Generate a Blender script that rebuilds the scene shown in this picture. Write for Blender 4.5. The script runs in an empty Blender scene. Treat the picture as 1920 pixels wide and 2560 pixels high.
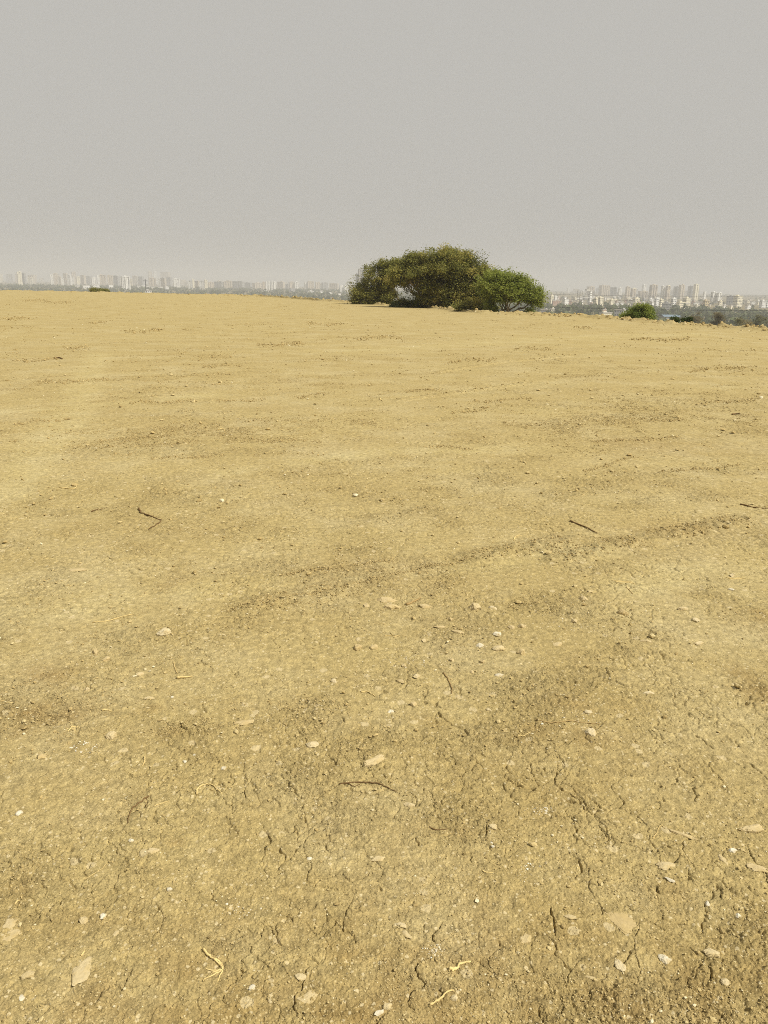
import bpy, math, random
import numpy as np
from mathutils import Matrix, Vector

# ------------------------------------------------------------------ camera
SC = bpy.context.scene
COL = SC.collection
CAM_H = 1.6
F = 1923.0                                   # focal length in photograph pixels (1920 x 2560)
PITCH = math.radians(16.31)
ROLL = math.atan(0.018)
_fw = np.array((0, math.cos(PITCH), -math.sin(PITCH)))
_r0 = np.array((1.0, 0, 0)); _u0 = np.array((0, math.sin(PITCH), math.cos(PITCH)))
_rt = _r0*math.cos(ROLL) + _u0*math.sin(ROLL)
_up = -_r0*math.sin(ROLL) + _u0*math.cos(ROLL)
cam_data = bpy.data.cameras.new("camera")
cam = bpy.data.objects.new("camera", cam_data); COL.objects.link(cam)
cam.matrix_world = Matrix((( _rt[0], _up[0], -_fw[0], 0), (_rt[1], _up[1], -_fw[1], 0),
                           (_rt[2], _up[2], -_fw[2], CAM_H), (0, 0, 0, 1)))
cam_data.sensor_fit = 'VERTICAL'; cam_data.sensor_height = 36.0; cam_data.lens = 36.0*F/2560.0
cam_data.clip_start = 0.05; cam_data.clip_end = 60000
SC.camera = cam

# ------------------------------------------------------------------ light
SUN_EL = math.radians(50); SUN_AZ = math.radians(118)      # azimuth clockwise from the view direction
world = bpy.data.worlds.new("World"); SC.world = world; world.use_nodes = True
wt = world.node_tree; wt.nodes.clear()
sky = wt.nodes.new('ShaderNodeTexSky'); sky.sky_type = 'NISHITA'; sky.sun_disc = False
sky.sun_elevation = SUN_EL; sky.sun_rotation = SUN_AZ
sky.air_density = 1.0; sky.dust_density = 8.0; sky.ozone_density = 1.0
hs = wt.nodes.new('ShaderNodeHueSaturation'); hs.inputs['Saturation'].default_value = 0.15
mx = wt.nodes.new('ShaderNodeMix'); mx.data_type = 'RGBA'
mx.inputs[0].default_value = 0.86; mx.inputs[7].default_value = (4.36, 4.24, 3.95, 1)
bg = wt.nodes.new('ShaderNodeBackground'); bg.inputs['Strength'].default_value = 0.10
wo = wt.nodes.new('ShaderNodeOutputWorld')
wt.links.new(sky.outputs[0], hs.inputs['Color']); wt.links.new(hs.outputs[0], mx.inputs[6])
wt.links.new(mx.outputs[2], bg.inputs[0]); wt.links.new(bg.outputs[0], wo.inputs[0])
sl = bpy.data.lights.new("sun", 'SUN'); sl.energy = 4.2; sl.angle = math.radians(0.6); sl.color = (1.0, 0.95, 0.85)
so = bpy.data.objects.new("sun", sl); COL.objects.link(so)
sdir = Vector((math.cos(SUN_EL)*math.sin(SUN_AZ), math.cos(SUN_EL)*math.cos(SUN_AZ), math.sin(SUN_EL)))
so.rotation_euler = sdir.to_track_quat('Z', 'Y').to_euler(); so.location = (40, -10, 60)
SC.view_settings.view_transform = 'Standard'; SC.view_settings.look = 'None'
SC.view_settings.exposure = 0.30; SC.view_settings.gamma = 1.0
SC.cycles.volume_bounces = 1
SC.cycles.max_bounces = 6; SC.cycles.diffuse_bounces = 3; SC.cycles.transparent_max_bounces = 8
SC.cycles.use_denoising = False
SC.cycles.filter_width = 1.0

RNG = np.random.default_rng(7)
random.seed(7)

# ------------------------------------------------------------------ rays
def ray(u, v):
    d = _fw + _rt*((u-960.0)/F) + _up*((1280.0-v)/F)
    return d
def on_plane(u, v, z=0.0):
    d = ray(u, v); t = (z-CAM_H)/d[2]
    return d[0]*t, d[1]*t
def at_dist(u, v, D):
    d = ray(u, v); t = D/math.hypot(d[0], d[1])
    return np.array((d[0]*t, d[1]*t, CAM_H+d[2]*t))

# ------------------------------------------------------------------ noise
_PERM = np.random.default_rng(3).permutation(4096).astype(np.int64)
def _hash(ix, iy, seed=0):
    return _PERM[(ix + _PERM[(iy + _PERM[seed & 4095]) & 4095]) & 4095]
_ANG = np.random.default_rng(4).random(4096)*2*np.pi
_GX, _GY = np.cos(_ANG), np.sin(_ANG)
_RND = np.random.default_rng(5).random((4096, 3))
def perlin(x, y, seed=0):
    fx = np.floor(x); fy = np.floor(y); ix = fx.astype(np.int64); iy = fy.astype(np.int64)
    dx = x-fx; dy = y-fy
    sx = dx*dx*dx*(dx*(dx*6-15)+10); sy = dy*dy*dy*(dy*(dy*6-15)+10)
    def g(a, b):
        h = _hash(ix+a, iy+b, seed); return _GX[h]*(dx-a)+_GY[h]*(dy-b)
    return 1.4*((g(0, 0)*(1-sx)+g(1, 0)*sx)*(1-sy)+(g(0, 1)*(1-sx)+g(1, 1)*sx)*sy)
def fbm(x, y, octv=4, seed=0, gain=0.5):
    s = np.zeros_like(x); a = 1.0
    for k in range(octv):
        s += a*perlin(x*2**k+13.7*k, y*2**k-7.1*k, seed+k*17); a *= gain
    return s
def worley(x, y, seed=0):
    ix = np.floor(x).astype(np.int64); iy = np.floor(y).astype(np.int64)
    f1 = np.full(x.shape, 9.0); f2 = f1.copy(); idr = np.zeros_like(x)
    for a in (-1, 0, 1):
        for b in (-1, 0, 1):
            h = _hash(ix+a, iy+b, seed)
            px = ix+a+_RND[h, 0]; py = iy+b+_RND[h, 1]
            d = np.hypot(px-x, py-y)
            c = d < f1
            f2 = np.where(c, f1, np.minimum(f2, d)); idr = np.where(c, _RND[h, 2], idr); f1 = np.where(c, d, f1)
    return f1, f2, idr
def sstep(a, b, x):
    t = np.clip((x-a)/(b-a), 0, 1); return t*t*(3-2*t)

# ------------------------------------------------------------------ mesh helpers
def mesh_np(name, verts, faces, smooth=False, attrs=None, nper=None):
    """faces: (n,k) array of indices, or a flat array with nper = verts per face list"""
    me = bpy.data.meshes.new(name)
    verts = np.asarray(verts, dtype=np.float32)
    me.vertices.add(len(verts)); me.vertices.foreach_set('co', verts.ravel())
    faces = np.asarray(faces, dtype=np.int32)
    n, k = faces.shape
    me.loops.add(n*k); me.loops.foreach_set('vertex_index', faces.ravel())
    me.polygons.add(n); me.polygons.foreach_set('loop_start', np.arange(0, n*k, k, dtype=np.int32))
    me.polygons.foreach_set('use_smooth', np.full(n, smooth, dtype=bool))
    for an, av in (attrs or {}).items():
        at = me.attributes.new(an, 'FLOAT', 'POINT'); at.data.foreach_set('value', np.asarray(av, dtype=np.float32))
    me.update(calc_edges=True)
    return me
def obj(name, me, m=None, parent=None, loc=None):
    o = bpy.data.objects.new(name, me); COL.objects.link(o)
    if m is not None and me is not None and not me.materials: me.materials.append(m)
    if parent is not None: o.parent = parent
    if loc is not None: o.location = loc
    return o
def tag(o, label=None, cat=None, group=None, kind=None):
    if label: o['label'] = label
    if cat: o['category'] = cat
    if group: o['group'] = group
    if kind: o['kind'] = kind
    return o
def empty(name, loc, rz=0.0):
    o = bpy.data.objects.new(name, None); COL.objects.link(o)
    o.location = loc; o.rotation_euler = (0, 0, rz); o.empty_display_size = 0.1
    return o
class MB:
    def __init__(s): s.v = []; s.f = []; s.n = 0; s.t = []
    def add(s, v, f, tone=0.5):
        s.v.append(np.asarray(v, float)); s.f.append(np.asarray(f, int)+s.n); s.n += len(v); s.t.append(np.full(len(v), tone))
    def box(s, x0, x1, y0, y1, z0, z1):
        v = [(x, y, z) for z in (z0, z1) for y in (y0, y1) for x in (x0, x1)]
        s.add(v, [(0, 2, 3, 1), (4, 5, 7, 6), (0, 1, 5, 4), (2, 6, 7, 3), (0, 4, 6, 2), (1, 3, 7, 5)])
    def tube(s, pts, rad, n=6, tone=0.5):
        pts = np.asarray(pts, float); m = len(pts); rad = np.broadcast_to(np.asarray(rad, float), (m,))
        tg = np.gradient(pts, axis=0); tg /= (np.linalg.norm(tg, axis=1)[:, None]+1e-9)
        ref = np.array((0, 0, 1.0)) if abs(tg[0][2]) < 0.9 else np.array((1.0, 0, 0))
        vs = []
        for i in range(m):
            a = np.cross(tg[i], ref); a /= np.linalg.norm(a)+1e-9; b = np.cross(tg[i], a)
            for k in range(n):
                th = 2*math.pi*k/n; vs.append(pts[i]+rad[i]*(a*math.cos(th)+b*math.sin(th)))
        fs = [(i*n+k, i*n+(k+1) % n, (i+1)*n+(k+1) % n, (i+1)*n+k) for i in range(m-1) for k in range(n)]
        c0 = len(vs); vs += [pts[0], pts[-1]]
        for k in range(n):
            fs.append((c0, (k+1) % n, k, c0)); fs.append((c0+1, (m-1)*n+k, (m-1)*n+(k+1) % n, c0+1))
        s.add(vs, fs, tone)
    def mesh(s, name, smooth=False):
        v = np.concatenate(s.v); me = bpy.data.meshes.new(name)
        fl = []
        for q in np.concatenate([np.asarray(f).reshape(-1, 4) for f in s.f]):
            q = list(map(int, q)); 
            if q[3] == q[0]: q = q[:3]
            fl.append(q)
        me.from_pydata([tuple(p) for p in v], [], fl)
        if smooth: me.polygons.foreach_set('use_smooth', [True]*len(me.polygons))
        at = me.attributes.new('tone', 'FLOAT', 'POINT'); at.data.foreach_set('value', np.concatenate(s.t).astype(np.float32))
        me.update(); return me
    def build(s, name, m, parent=None, smooth=False, loc=None):
        return obj(name, s.mesh(name, smooth), m, parent, loc)

# ------------------------------------------------------------------ materials
def new_mat(name):
    m = bpy.data.materials.new(name); m.use_nodes = True; nt = m.node_tree
    p = nt.nodes['Principled BSDF']; p.inputs['Roughness'].default_value = 0.9
    p.inputs['Specular IOR Level'].default_value = 0.15
    return m, nt, p
def N(nt, t, **kw):
    n = nt.nodes.new(t)
    for k, v in kw.items():
        if isinstance(k, str) and hasattr(n, k): setattr(n, k, v)
        else: n.inputs[k].default_value = v
    return n
def math_n(nt, op, a, b=None):
    n = nt.nodes.new('ShaderNodeMath'); n.operation = op
    for i, v in enumerate((a, b)):
        if v is None: continue
        if hasattr(v, 'is_output'): nt.links.new(v, n.inputs[i])
        else: n.inputs[i].default_value = v
    return n.outputs[0]
def ramp(nt, fac, stops):
    r = nt.nodes.new('ShaderNodeValToRGB'); e = r.color_ramp.elements
    while len(e) < len(stops): e.new(0.5)
    for i, (p, c) in enumerate(stops):
        e[i].position = p; e[i].color = tuple(c)+(1,)
    nt.links.new(fac, r.inputs[0]); return r.outputs[0]
def mixc(nt, fac, a, b, mode='MIX'):
    n = nt.nodes.new('ShaderNodeMix'); n.data_type = 'RGBA'; n.blend_type = mode
    for i, v in ((0, fac), (6, a), (7, b)):
        if hasattr(v, 'is_output'): nt.links.new(v, n.inputs[i])
        else: n.inputs[i].default_value = v if i == 0 else tuple(v)+(1,)
    return n.outputs[2]
def attr(nt, name):
    a = nt.nodes.new('ShaderNodeAttribute'); a.attribute_name = name; return a.outputs['Fac']
def tex_noise(nt, co, scale, detail=3, rough=0.55):
    n = nt.nodes.new('ShaderNodeTexNoise'); n.inputs['Scale'].default_value = scale
    n.inputs['Detail'].default_value = detail; n.inputs['Roughness'].default_value = rough
    nt.links.new(co, n.inputs['Vector']); return n.outputs['Fac']
def objco(nt):
    return nt.nodes.new('ShaderNodeTexCoord').outputs['Object']

def soil_material():
    m, nt, p = new_mat('dry_soil'); co = objco(nt); L = nt.links
    tone = attr(nt, 'tone'); rough = attr(nt, 'rough')
    n1 = tex_noise(nt, co, 1.7, 5, 0.6); n2 = tex_noise(nt, co, 28, 4, 0.65); n3 = tex_noise(nt, co, 260, 2, 0.6)
    base = mixc(nt, n1, (0.348, 0.276, 0.118), (0.412, 0.335, 0.156))
    n0 = tex_noise(nt, co, 0.9, 7, 0.72)
    base = mixc(nt, ramp(nt, n0, [(0.46, (0, 0, 0)), (0.66, (.75, .75, .75))]), base, (0.436, 0.370, 0.198))
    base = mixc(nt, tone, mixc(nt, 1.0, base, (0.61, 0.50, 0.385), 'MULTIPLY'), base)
    f2 = math_n(nt, 'MULTIPLY_ADD', n2, 1.4); f2.node.inputs[2].default_value = 0.30
    v2 = nt.nodes.new('ShaderNodeCombineColor'); [L.new(f2, v2.inputs[i]) for i in range(3)]
    base = mixc(nt, 1.0, base, v2.outputs[0], 'MULTIPLY')
    f3 = math_n(nt, 'MULTIPLY_ADD', n3, 1.3); f3.node.inputs[2].default_value = 0.35
    v3 = nt.nodes.new('ShaderNodeCombineColor'); [L.new(f3, v3.inputs[i]) for i in range(3)]
    base = mixc(nt, 1.0, base, v3.outputs[0], 'MULTIPLY')
    # pale mineral grains and flakes set in the soil
    for sc, thr, rad, colr in ((75, 0.90, 0.36, (0.56, 0.47, 0.28)), (150, 0.86, 0.4, (0.52, 0.42, 0.22)), (21, 0.95, 0.34, (0.50, 0.41, 0.23))):
        vo = nt.nodes.new('ShaderNodeTexVoronoi'); vo.inputs['Scale'].default_value = sc
        wob = nt.nodes.new('ShaderNodeVectorMath'); wob.operation = 'MULTIPLY_ADD'
        nn = nt.nodes.new('ShaderNodeTexNoise'); nn.inputs['Scale'].default_value = sc*1.3; L.new(co, nn.inputs['Vector'])
        L.new(nn.outputs['Color'], wob.inputs[0]); wob.inputs[1].default_value = (0.5/sc,)*3; L.new(co, wob.inputs[2])
        L.new(wob.outputs[0], vo.inputs['Vector'])
        sx = nt.nodes.new('ShaderNodeSeparateColor'); L.new(vo.outputs['Color'], sx.inputs[0])
        a = math_n(nt, 'GREATER_THAN', sx.outputs[0], thr); b = math_n(nt, 'LESS_THAN', vo.outputs['Distance'], rad)
        base = mixc(nt, math_n(nt, 'MULTIPLY', math_n(nt, 'MULTIPLY', a, b), 0.75), base, colr)
    L.new(base, p.inputs['Base Color']); p.inputs['Roughness'].default_value = 1.0; p.inputs['Specular IOR Level'].default_value = 0.05
    b1 = nt.nodes.new('ShaderNodeBump'); b1.inputs['Strength'].default_value = 0.9; b1.inputs['Distance'].default_value = 0.014
    b2 = nt.nodes.new('ShaderNodeBump'); b2.inputs['Strength'].default_value = 0.6; b2.inputs['Distance'].default_value = 0.0025
    hn = tex_noise(nt, co, 60, 5, 0.7)
    bs = math_n(nt, 'MULTIPLY_ADD', rough, 0.75); bs.node.inputs[2].default_value = 0.45; L.new(bs, b1.inputs['Strength']); L.new(hn, b1.inputs['Height']); L.new(n3, b2.inputs['Height']); L.new(b1.outputs[0], b2.inputs['Normal'])
    L.new(b2.outputs[0], p.inputs['Normal'])
    return m
def tone_material(name, stops, noise=40, amt=0.35, bump=0.002, rough=0.95):
    m, nt, p = new_mat(name); co = objco(nt)
    c = ramp(nt, attr(nt, 'tone'), stops)
    n = tex_noise(nt, co, noise, 4, 0.65)
    f = math_n(nt, 'MULTIPLY_ADD', n, amt*2); f.node.inputs[2].default_value = 1-amt
    v = nt.nodes.new('ShaderNodeCombineColor'); [nt.links.new(f, v.inputs[i]) for i in range(3)]
    c = mixc(nt, 1.0, c, v.outputs[0], 'MULTIPLY')
    nt.links.new(c, p.inputs['Base Color']); p.inputs['Roughness'].default_value = rough
    if bump:
        b = nt.nodes.new('ShaderNodeBump'); b.inputs['Distance'].default_value = bump; b.inputs['Strength'].default_value = 0.7
        nt.links.new(n, b.inputs['Height']); nt.links.new(b.outputs[0], p.inputs['Normal'])
    return m
def leaf_material(name, stops, trans=0.5):
    m, nt, p = new_mat(name)
    c = ramp(nt, attr(nt, 'tone'), stops)
    nt.links.new(c, p.inputs['Base Color']); p.inputs['Roughness'].default_value = 0.6
    tr = nt.nodes.new('ShaderNodeBsdfTranslucent'); nt.links.new(c, tr.inputs['Color'])
    ms = nt.nodes.new('ShaderNodeMixShader'); ms.inputs[0].default_value = trans
    out = nt.nodes['Material Output']
    nt.links.new(p.outputs[0], ms.inputs[1]); nt.links.new(tr.outputs[0], ms.inputs[2]); nt.links.new(ms.outputs[0], out.inputs[0])
    return m
def stone_material(name, stops, noise, amt, bump):
    m = tone_material(name, stops, noise, amt, bump); nt = m.node_tree; p = nt.nodes['Principled BSDF']
    src = p.inputs['Base Color'].links[0].from_socket; co = objco(nt)
    f = ramp(nt, tex_noise(nt, co, 28, 5, 0.7), [(0.48, (0, 0, 0)), (0.62, (1, 1, 1))])
    c = mixc(nt, math_n(nt, 'MULTIPLY', f, 0.7), src, (0.40, 0.305, 0.135)); nt.links.new(c, p.inputs['Base Color'])
    return m
M = {}
M['soil'] = soil_material()
M['crumb'] = tone_material('soil_crumb', [(0, (0.27, 0.20, 0.085)), (0.6, (0.42, 0.32, 0.14)), (0.9, (0.50, 0.41, 0.21)), (1, (0.62, 0.55, 0.36))], 90, 0.35)
M['stone'] = stone_material('field_stone', [(0, (0.33, 0.25, 0.12)), (0.35, (0.44, 0.34, 0.165)), (0.6, (0.52, 0.43, 0.25)), (0.8, (0.55, 0.50, 0.37)), (1, (0.70, 0.66, 0.54))], 55, 0.3, 0.004)
M['twig'] = tone_material('dead_wood', [(0, (0.075, 0.045, 0.02)), (0.5, (0.24, 0.15, 0.06)), (1, (0.64, 0.50, 0.22))], 120, 0.35, 0.001)
M['bark'] = tone_material('bark', [(0, (0.08, 0.06, 0.035)), (1, (0.32, 0.26, 0.17))], 9, 0.35, 0.01)
M['olive_leaf'] = leaf_material('olive_leaf', [(0, (0.10, 0.107, 0.026)), (0.45, (0.25, 0.25, 0.062)), (0.8, (0.40, 0.35, 0.095)), (1, (0.50, 0.41, 0.12))])
M['green_leaf'] = leaf_material('green_leaf', [(0, (0.12, 0.15, 0.026)), (0.5, (0.265, 0.305, 0.060)), (1, (0.42, 0.44, 0.11))])
M['bush_leaf'] = leaf_material('bush_leaf', [(0, (0.045, 0.065, 0.016)), (0.6, (0.15, 0.20, 0.038)), (1, (0.27, 0.31, 0.065))])
M['dry_leaf'] = leaf_material('dry_leaf', [(0, (0.07, 0.06, 0.03)), (0.5, (0.17, 0.14, 0.06)), (1, (0.30, 0.24, 0.11))])
M['wood_leaf'] = leaf_material('woodland_leaf', [(0, (0.055, 0.075, 0.026)), (0.6, (0.115, 0.135, 0.05)), (1, (0.21, 0.195, 0.095))], 0.3)
M['metal'], _, _p = new_mat('grey_steel'); _p.inputs['Base Color'].default_value = (0.12, 0.12, 0.12, 1)
M['cable'], _, _p = new_mat('cable_sheath'); _p.inputs['Base Color'].default_value = (0.03, 0.03, 0.03, 1)

# ------------------------------------------------------------------ ground shape
EDGE_PX = [(0, 727), (120, 729), (240, 731), (363, 734), (480, 737), (580, 739), (650, 741), (720, 746), (800, 752), (880, 756), (960, 763), (1040, 766), (1120, 774),
           (1200, 781), (1290, 784), (1360, 788), (1440, 792), (1520, 797), (1600, 803), (1680, 809), (1760, 814), (1840, 820), (1920, 826)]
_ea, _er = [], []
for u, v in EDGE_PX:
    x, y = on_plane(u, v); _ea.append(math.atan2(x, y)); _er.append(math.hypot(x, y))
_ea = [-math.pi, -2.0, -1.0] + _ea + [0.9, 1.8, math.pi]
_er = [70, 95, _er[0]] + _er + [30, 35, 70]
_ea = np.array(_ea); _er = np.array(_er)
def edge_r(az): return np.interp(az, _ea, _er)

AZ_D = math.radians(36.5)
az = np.concatenate([np.linspace(-math.pi, -AZ_D, 70)[:-1], np.linspace(-AZ_D, AZ_D, 1080), np.linspace(AZ_D, math.pi, 70)[1:]])
R_IN = 0.3; RIM = 4.0
R_MID = 24.0                                 # dense, evenly meshed soil out to here
near_rows = np.concatenate([np.linspace(R_IN, 1.1, 60)[:-1], np.geomspace(1.1, R_MID, 2050)])
n_near = len(near_rows)
far_rows = np.linspace(0, 1, 121)[1:]
re_ = edge_r(az)
we = 1/(re_-RIM)
Rg = np.concatenate([np.broadcast_to(near_rows[:, None], (n_near, len(az))), 1/(1/R_MID + far_rows[:, None]*(we[None, :]-1/R_MID))])
rim_rows = np.linspace(0, 1, 41)[1:]
Rg = np.concatenate([Rg, (re_-RIM)[None, :]+RIM*rim_rows[:, None]])
AZg = np.broadcast_to(az[None, :], Rg.shape)
Xg = Rg*np.sin(AZg); Yg = Rg*np.cos(AZg)

# stony / loosened patches seen in the photograph (pixel centre, pixel radii, strength)
PATCH = [(1130, 1560, 230, 110, .9), (1000, 1500, 130, 40, .6), (140, 1760, 210, 100, .9), (60, 2210, 130, 120, .9), (330, 2060, 150, 90, .5), (1890, 1545, 90, 60, 1.0),
         (1890, 1720, 70, 70, .9), (930, 1400, 170, 60, .9), (1480, 1700, 200, 90, .5), (1150, 2060, 200, 90, .6), (1750, 2490, 160, 90, .25), (300, 1640, 180, 50, .6),
         (460, 900, 170, 40, .6), (520, 1050, 260, 45, .6), (300, 1000, 150, 50, .3), (1500, 1000, 250, 50, .6), (1560, 1080, 300, 45, .6), (1050, 1250, 380, 50, .5), (1250, 1190, 300, 40, .4), (380, 1240, 60, 20, .6),
         (1250, 2480, 260, 100, .3), (1620, 2230, 110, 60, .5), (900, 2160, 180, 60, .3), (180, 2330, 160, 90, .4), (1850, 2060, 160, 90, .4)]
SMOOTH = [(1760, 2470, 260, 140, .6), (1420, 1660, 180, 60, .5), (900, 2080, 170, 70, .5), (230, 900, 130, 40, .9), (330, 1500, 240, 50, .7), (600, 1480, 220, 50, .7), (900, 1680, 150, 60, .5), (300, 1180, 170, 40, .5), (1500, 850, 350, 30, .7), (1750, 1380, 150, 60, .5), (1350, 1440, 160, 40, .6), (1780, 1630, 90, 40, .7),
          (560, 1760, 130, 60, .5), (480, 2460, 220, 70, .6), (1000, 2260, 160, 60, .4), (600, 2230, 150, 70, .4), (1450, 2050, 150, 60, .5)]
def _pm(lst, X, Y):
    s = np.zeros_like(X)
    for u, v, ru, rv, k in lst:
        x, y = on_plane(u, v); x1, y1 = on_plane(u+ru, v); x2, y2 = on_plane(u, v-rv); x3, y3 = on_plane(u, v+rv)
        rx = math.hypot(x1-x, y1-y); ry = (y2-y3)/2
        s = np.maximum(s, k*np.exp(-(((X-x)/rx)**2+((Y-y)/ry)**2)*1.1))
    return s
ST = math.radians(27)
TRACKS = [([(0, 1230), (100, 1130), (170, 1050), (215, 960), (245, 885)], .30), ([(30, 1545), (350, 1490), (640, 1465)], .22), ([(900, 1440), (1200, 1420), (1500, 1365)], .16), ([(1560, 1470), (1800, 1410), (1919, 1385)], .2), ([(850, 880), (1300, 850), (1750, 835)], 1.0), ([(0, 1030), (300, 1010), (520, 990)], .35), ([(560, 1180), (960, 1130), (1300, 1120)], .25)]
def rough_mask(X, Y):
    a = X*math.cos(ST)+Y*math.sin(ST); b = -X*math.sin(ST)+Y*math.cos(ST)
    n = fbm(a/2.6, b/0.75, 4, 21) + 0.9*fbm(X/0.40, Y/0.40, 4, 33) + 0.55*fbm(a/9, b/3.0, 2, 25)
    m = sstep(-0.25, 0.75, n)
    m = m*0.58 + 0.45*_pm(PATCH, X, Y)*(0.75+0.8*fbm(X/0.3, Y/0.3, 2, 39)) - 0.5*_pm(SMOOTH, X, Y)
    for pl, wd in TRACKS:
        d = seg_dist(X, Y, [on_plane(*q) for q in pl])
        m = m - 0.45*np.exp(-(d/wd)**2)*(0.7+0.5*fbm(X/0.5, Y/0.5, 2, 45))
    return np.clip(m, 0, 1)

RUTS = [[(640, 1512), (760, 1492), (850, 1474)], [(1190, 1394), (1270, 1377), (1340, 1366), (1423, 1348)], [(1394, 1390), (1480, 1374), (1602, 1346)],
        [(1643, 1338), (1740, 1322), (1863, 1296)], [(1000, 1000), (1150, 980), (1320, 960)], [(1100, 930), (1250, 905), (1420, 890)]]
def seg_dist(X, Y, pl):
    d = np.full(X.shape, 1e9)
    for (ax, ay), (bx, by) in zip(pl[:-1], pl[1:]):
        ux, uy = bx-ax, by-ay; l2 = ux*ux+uy*uy+1e-12
        t = np.clip(((X-ax)*ux+(Y-ay)*uy)/l2, 0, 1)
        d = np.minimum(d, np.hypot(X-ax-t*ux, Y-ay-t*uy))
    return d
def _c(ox, oy, lst): return [[(ox+a*.3858, oy+b*.3858) for a, b in pl] for pl in lst]
CRACKS = _c(0, 1960, [[(660, 1335), (740, 1315), (790, 1335), (815, 1300), (815, 1275), (865, 1215)], [(820, 1325), (880, 1337), (915, 1310), (1000, 1295)], [(510, 1450), (620, 1405), (660, 1340)],
    [(870, 400), (910, 375), (965, 370)], [(630, 370), (720, 390), (790, 460), (840, 525)], [(1455, 210), (1500, 270), (1530, 325)], [(950, 100), (945, 160)],
    [(1560, 1180), (1580, 1230), (1545, 1270), (1490, 1295), (1480, 1340)], [(480, 460), (520, 500), (570, 515)], [(280, 1420), (330, 1450), (240, 1530)]]) \
 + _c(640, 1960, [[(570, 950), (600, 975), (655, 1025)], [(1200, 890), (1160, 970), (1150, 1020)], [(1160, 1130), (1050, 1165), (1025, 1195), (1050, 1250), (1080, 1300), (1020, 1350), (980, 1430), (1005, 1490)],
    [(830, 1500), (790, 1555)], [(285, 200), (320, 270), (350, 330)], [(190, 0), (260, 60), (325, 125)], [(300, 145), (265, 190)], [(1190, 1340), (1210, 1385)], [(1485, 230), (1500, 290), (1470, 350)],
    [(985, 370), (1040, 345), (1050, 400), (1110, 380)], [(1040, 345), (1120, 340)]]) \
 + _c(1280, 1960, [[(1005, 400), (1050, 425), (1088, 460), (1055, 515)], [(790, 530), (875, 545)], [(1125, 600), (1170, 635)], [(1325, 670), (1360, 745)], [(1325, 670), (1270, 690), (1220, 710)],
    [(950, 670), (955, 710)], [(745, 795), (760, 820), (820, 830)], [(1245, 780), (1250, 850), (1235, 960)], [(1270, 1165), (1290, 1220), (1280, 1285)], [(245, 820), (280, 880), (285, 985)],
    [(785, 1070), (735, 1160), (650, 1195)], [(170, 1460), (185, 1500), (205, 1555)], [(495, 90), (540, 130), (600, 175)], [(600, 640), (555, 655), (420, 635)], [(1415, 1350), (1395, 1405)],
    [(980, 80), (985, 105), (900, 115)], [(1430, 790), (1450, 840)], [(1390, 670), (1470, 685), (1500, 715), (1560, 780)]]) \
 + _c(640, 1400, [[(150, 1385), (200, 1450), (260, 1510), (310, 1555)], [(465, 1265), (510, 1300), (560, 1350)], [(275, 1095), (305, 1140)], [(540, 990), (575, 1060)], [(215, 980), (300, 1000)],
    [(300, 925), (440, 950), (490, 935)], [(190, 1075), (205, 1085)]]) \
 + _c(1280, 1400, [[(600, 700), (620, 730), (630, 775), (700, 810), (770, 835)], [(470, 705), (560, 715), (620, 740)], [(860, 1100), (910, 1130)], [(930, 1105), (1050, 1125), (1120, 1105)],
    [(1195, 1140), (1240, 1175), (1300, 1225)], [(1325, 990), (1320, 1090)], [(1325, 1285), (1400, 1300), (1500, 1340)], [(1490, 1300), (1540, 1330), (1659, 1420)], [(1000, 1340), (1100, 1370), (1200, 1410)],
    [(1210, 1480), (1225, 1440), (1290, 1440)], [(1180, 1480), (1185, 1555)], [(920, 575), (960, 600), (990, 640)], [(0, 915), (60, 945), (120, 960)], [(550, 810), (545, 830)], [(1460, 1180), (1465, 1210)]]) \
 + _c(0, 1400, [[(290, 435), (400, 450), (430, 468), (500, 455), (560, 435)], [(1305, 940), (1340, 990)], [(1150, 1060), (1210, 1110), (1245, 1170), (1240, 1220)], [(1260, 1290), (1300, 1340)],
    [(1250, 1370), (1320, 1410), (1380, 1420)], [(1410, 1440), (1440, 1475)], [(960, 1015), (985, 1040)], [(1000, 500), (990, 540), (960, 555)], [(1250, 410), (1200, 440), (1140, 460)],
    [(1000, 600), (1080, 600), (1130, 570)], [(1330, 530), (1400, 550), (1550, 545)], [(780, 1250), (850, 1280), (900, 1275)], [(1125, 1410), (1115, 1455)], [(1550, 910), (1575, 940)], [(800, 1360), (850, 1400)], [(0, 640), (150, 620), (270, 590)]])

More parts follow.
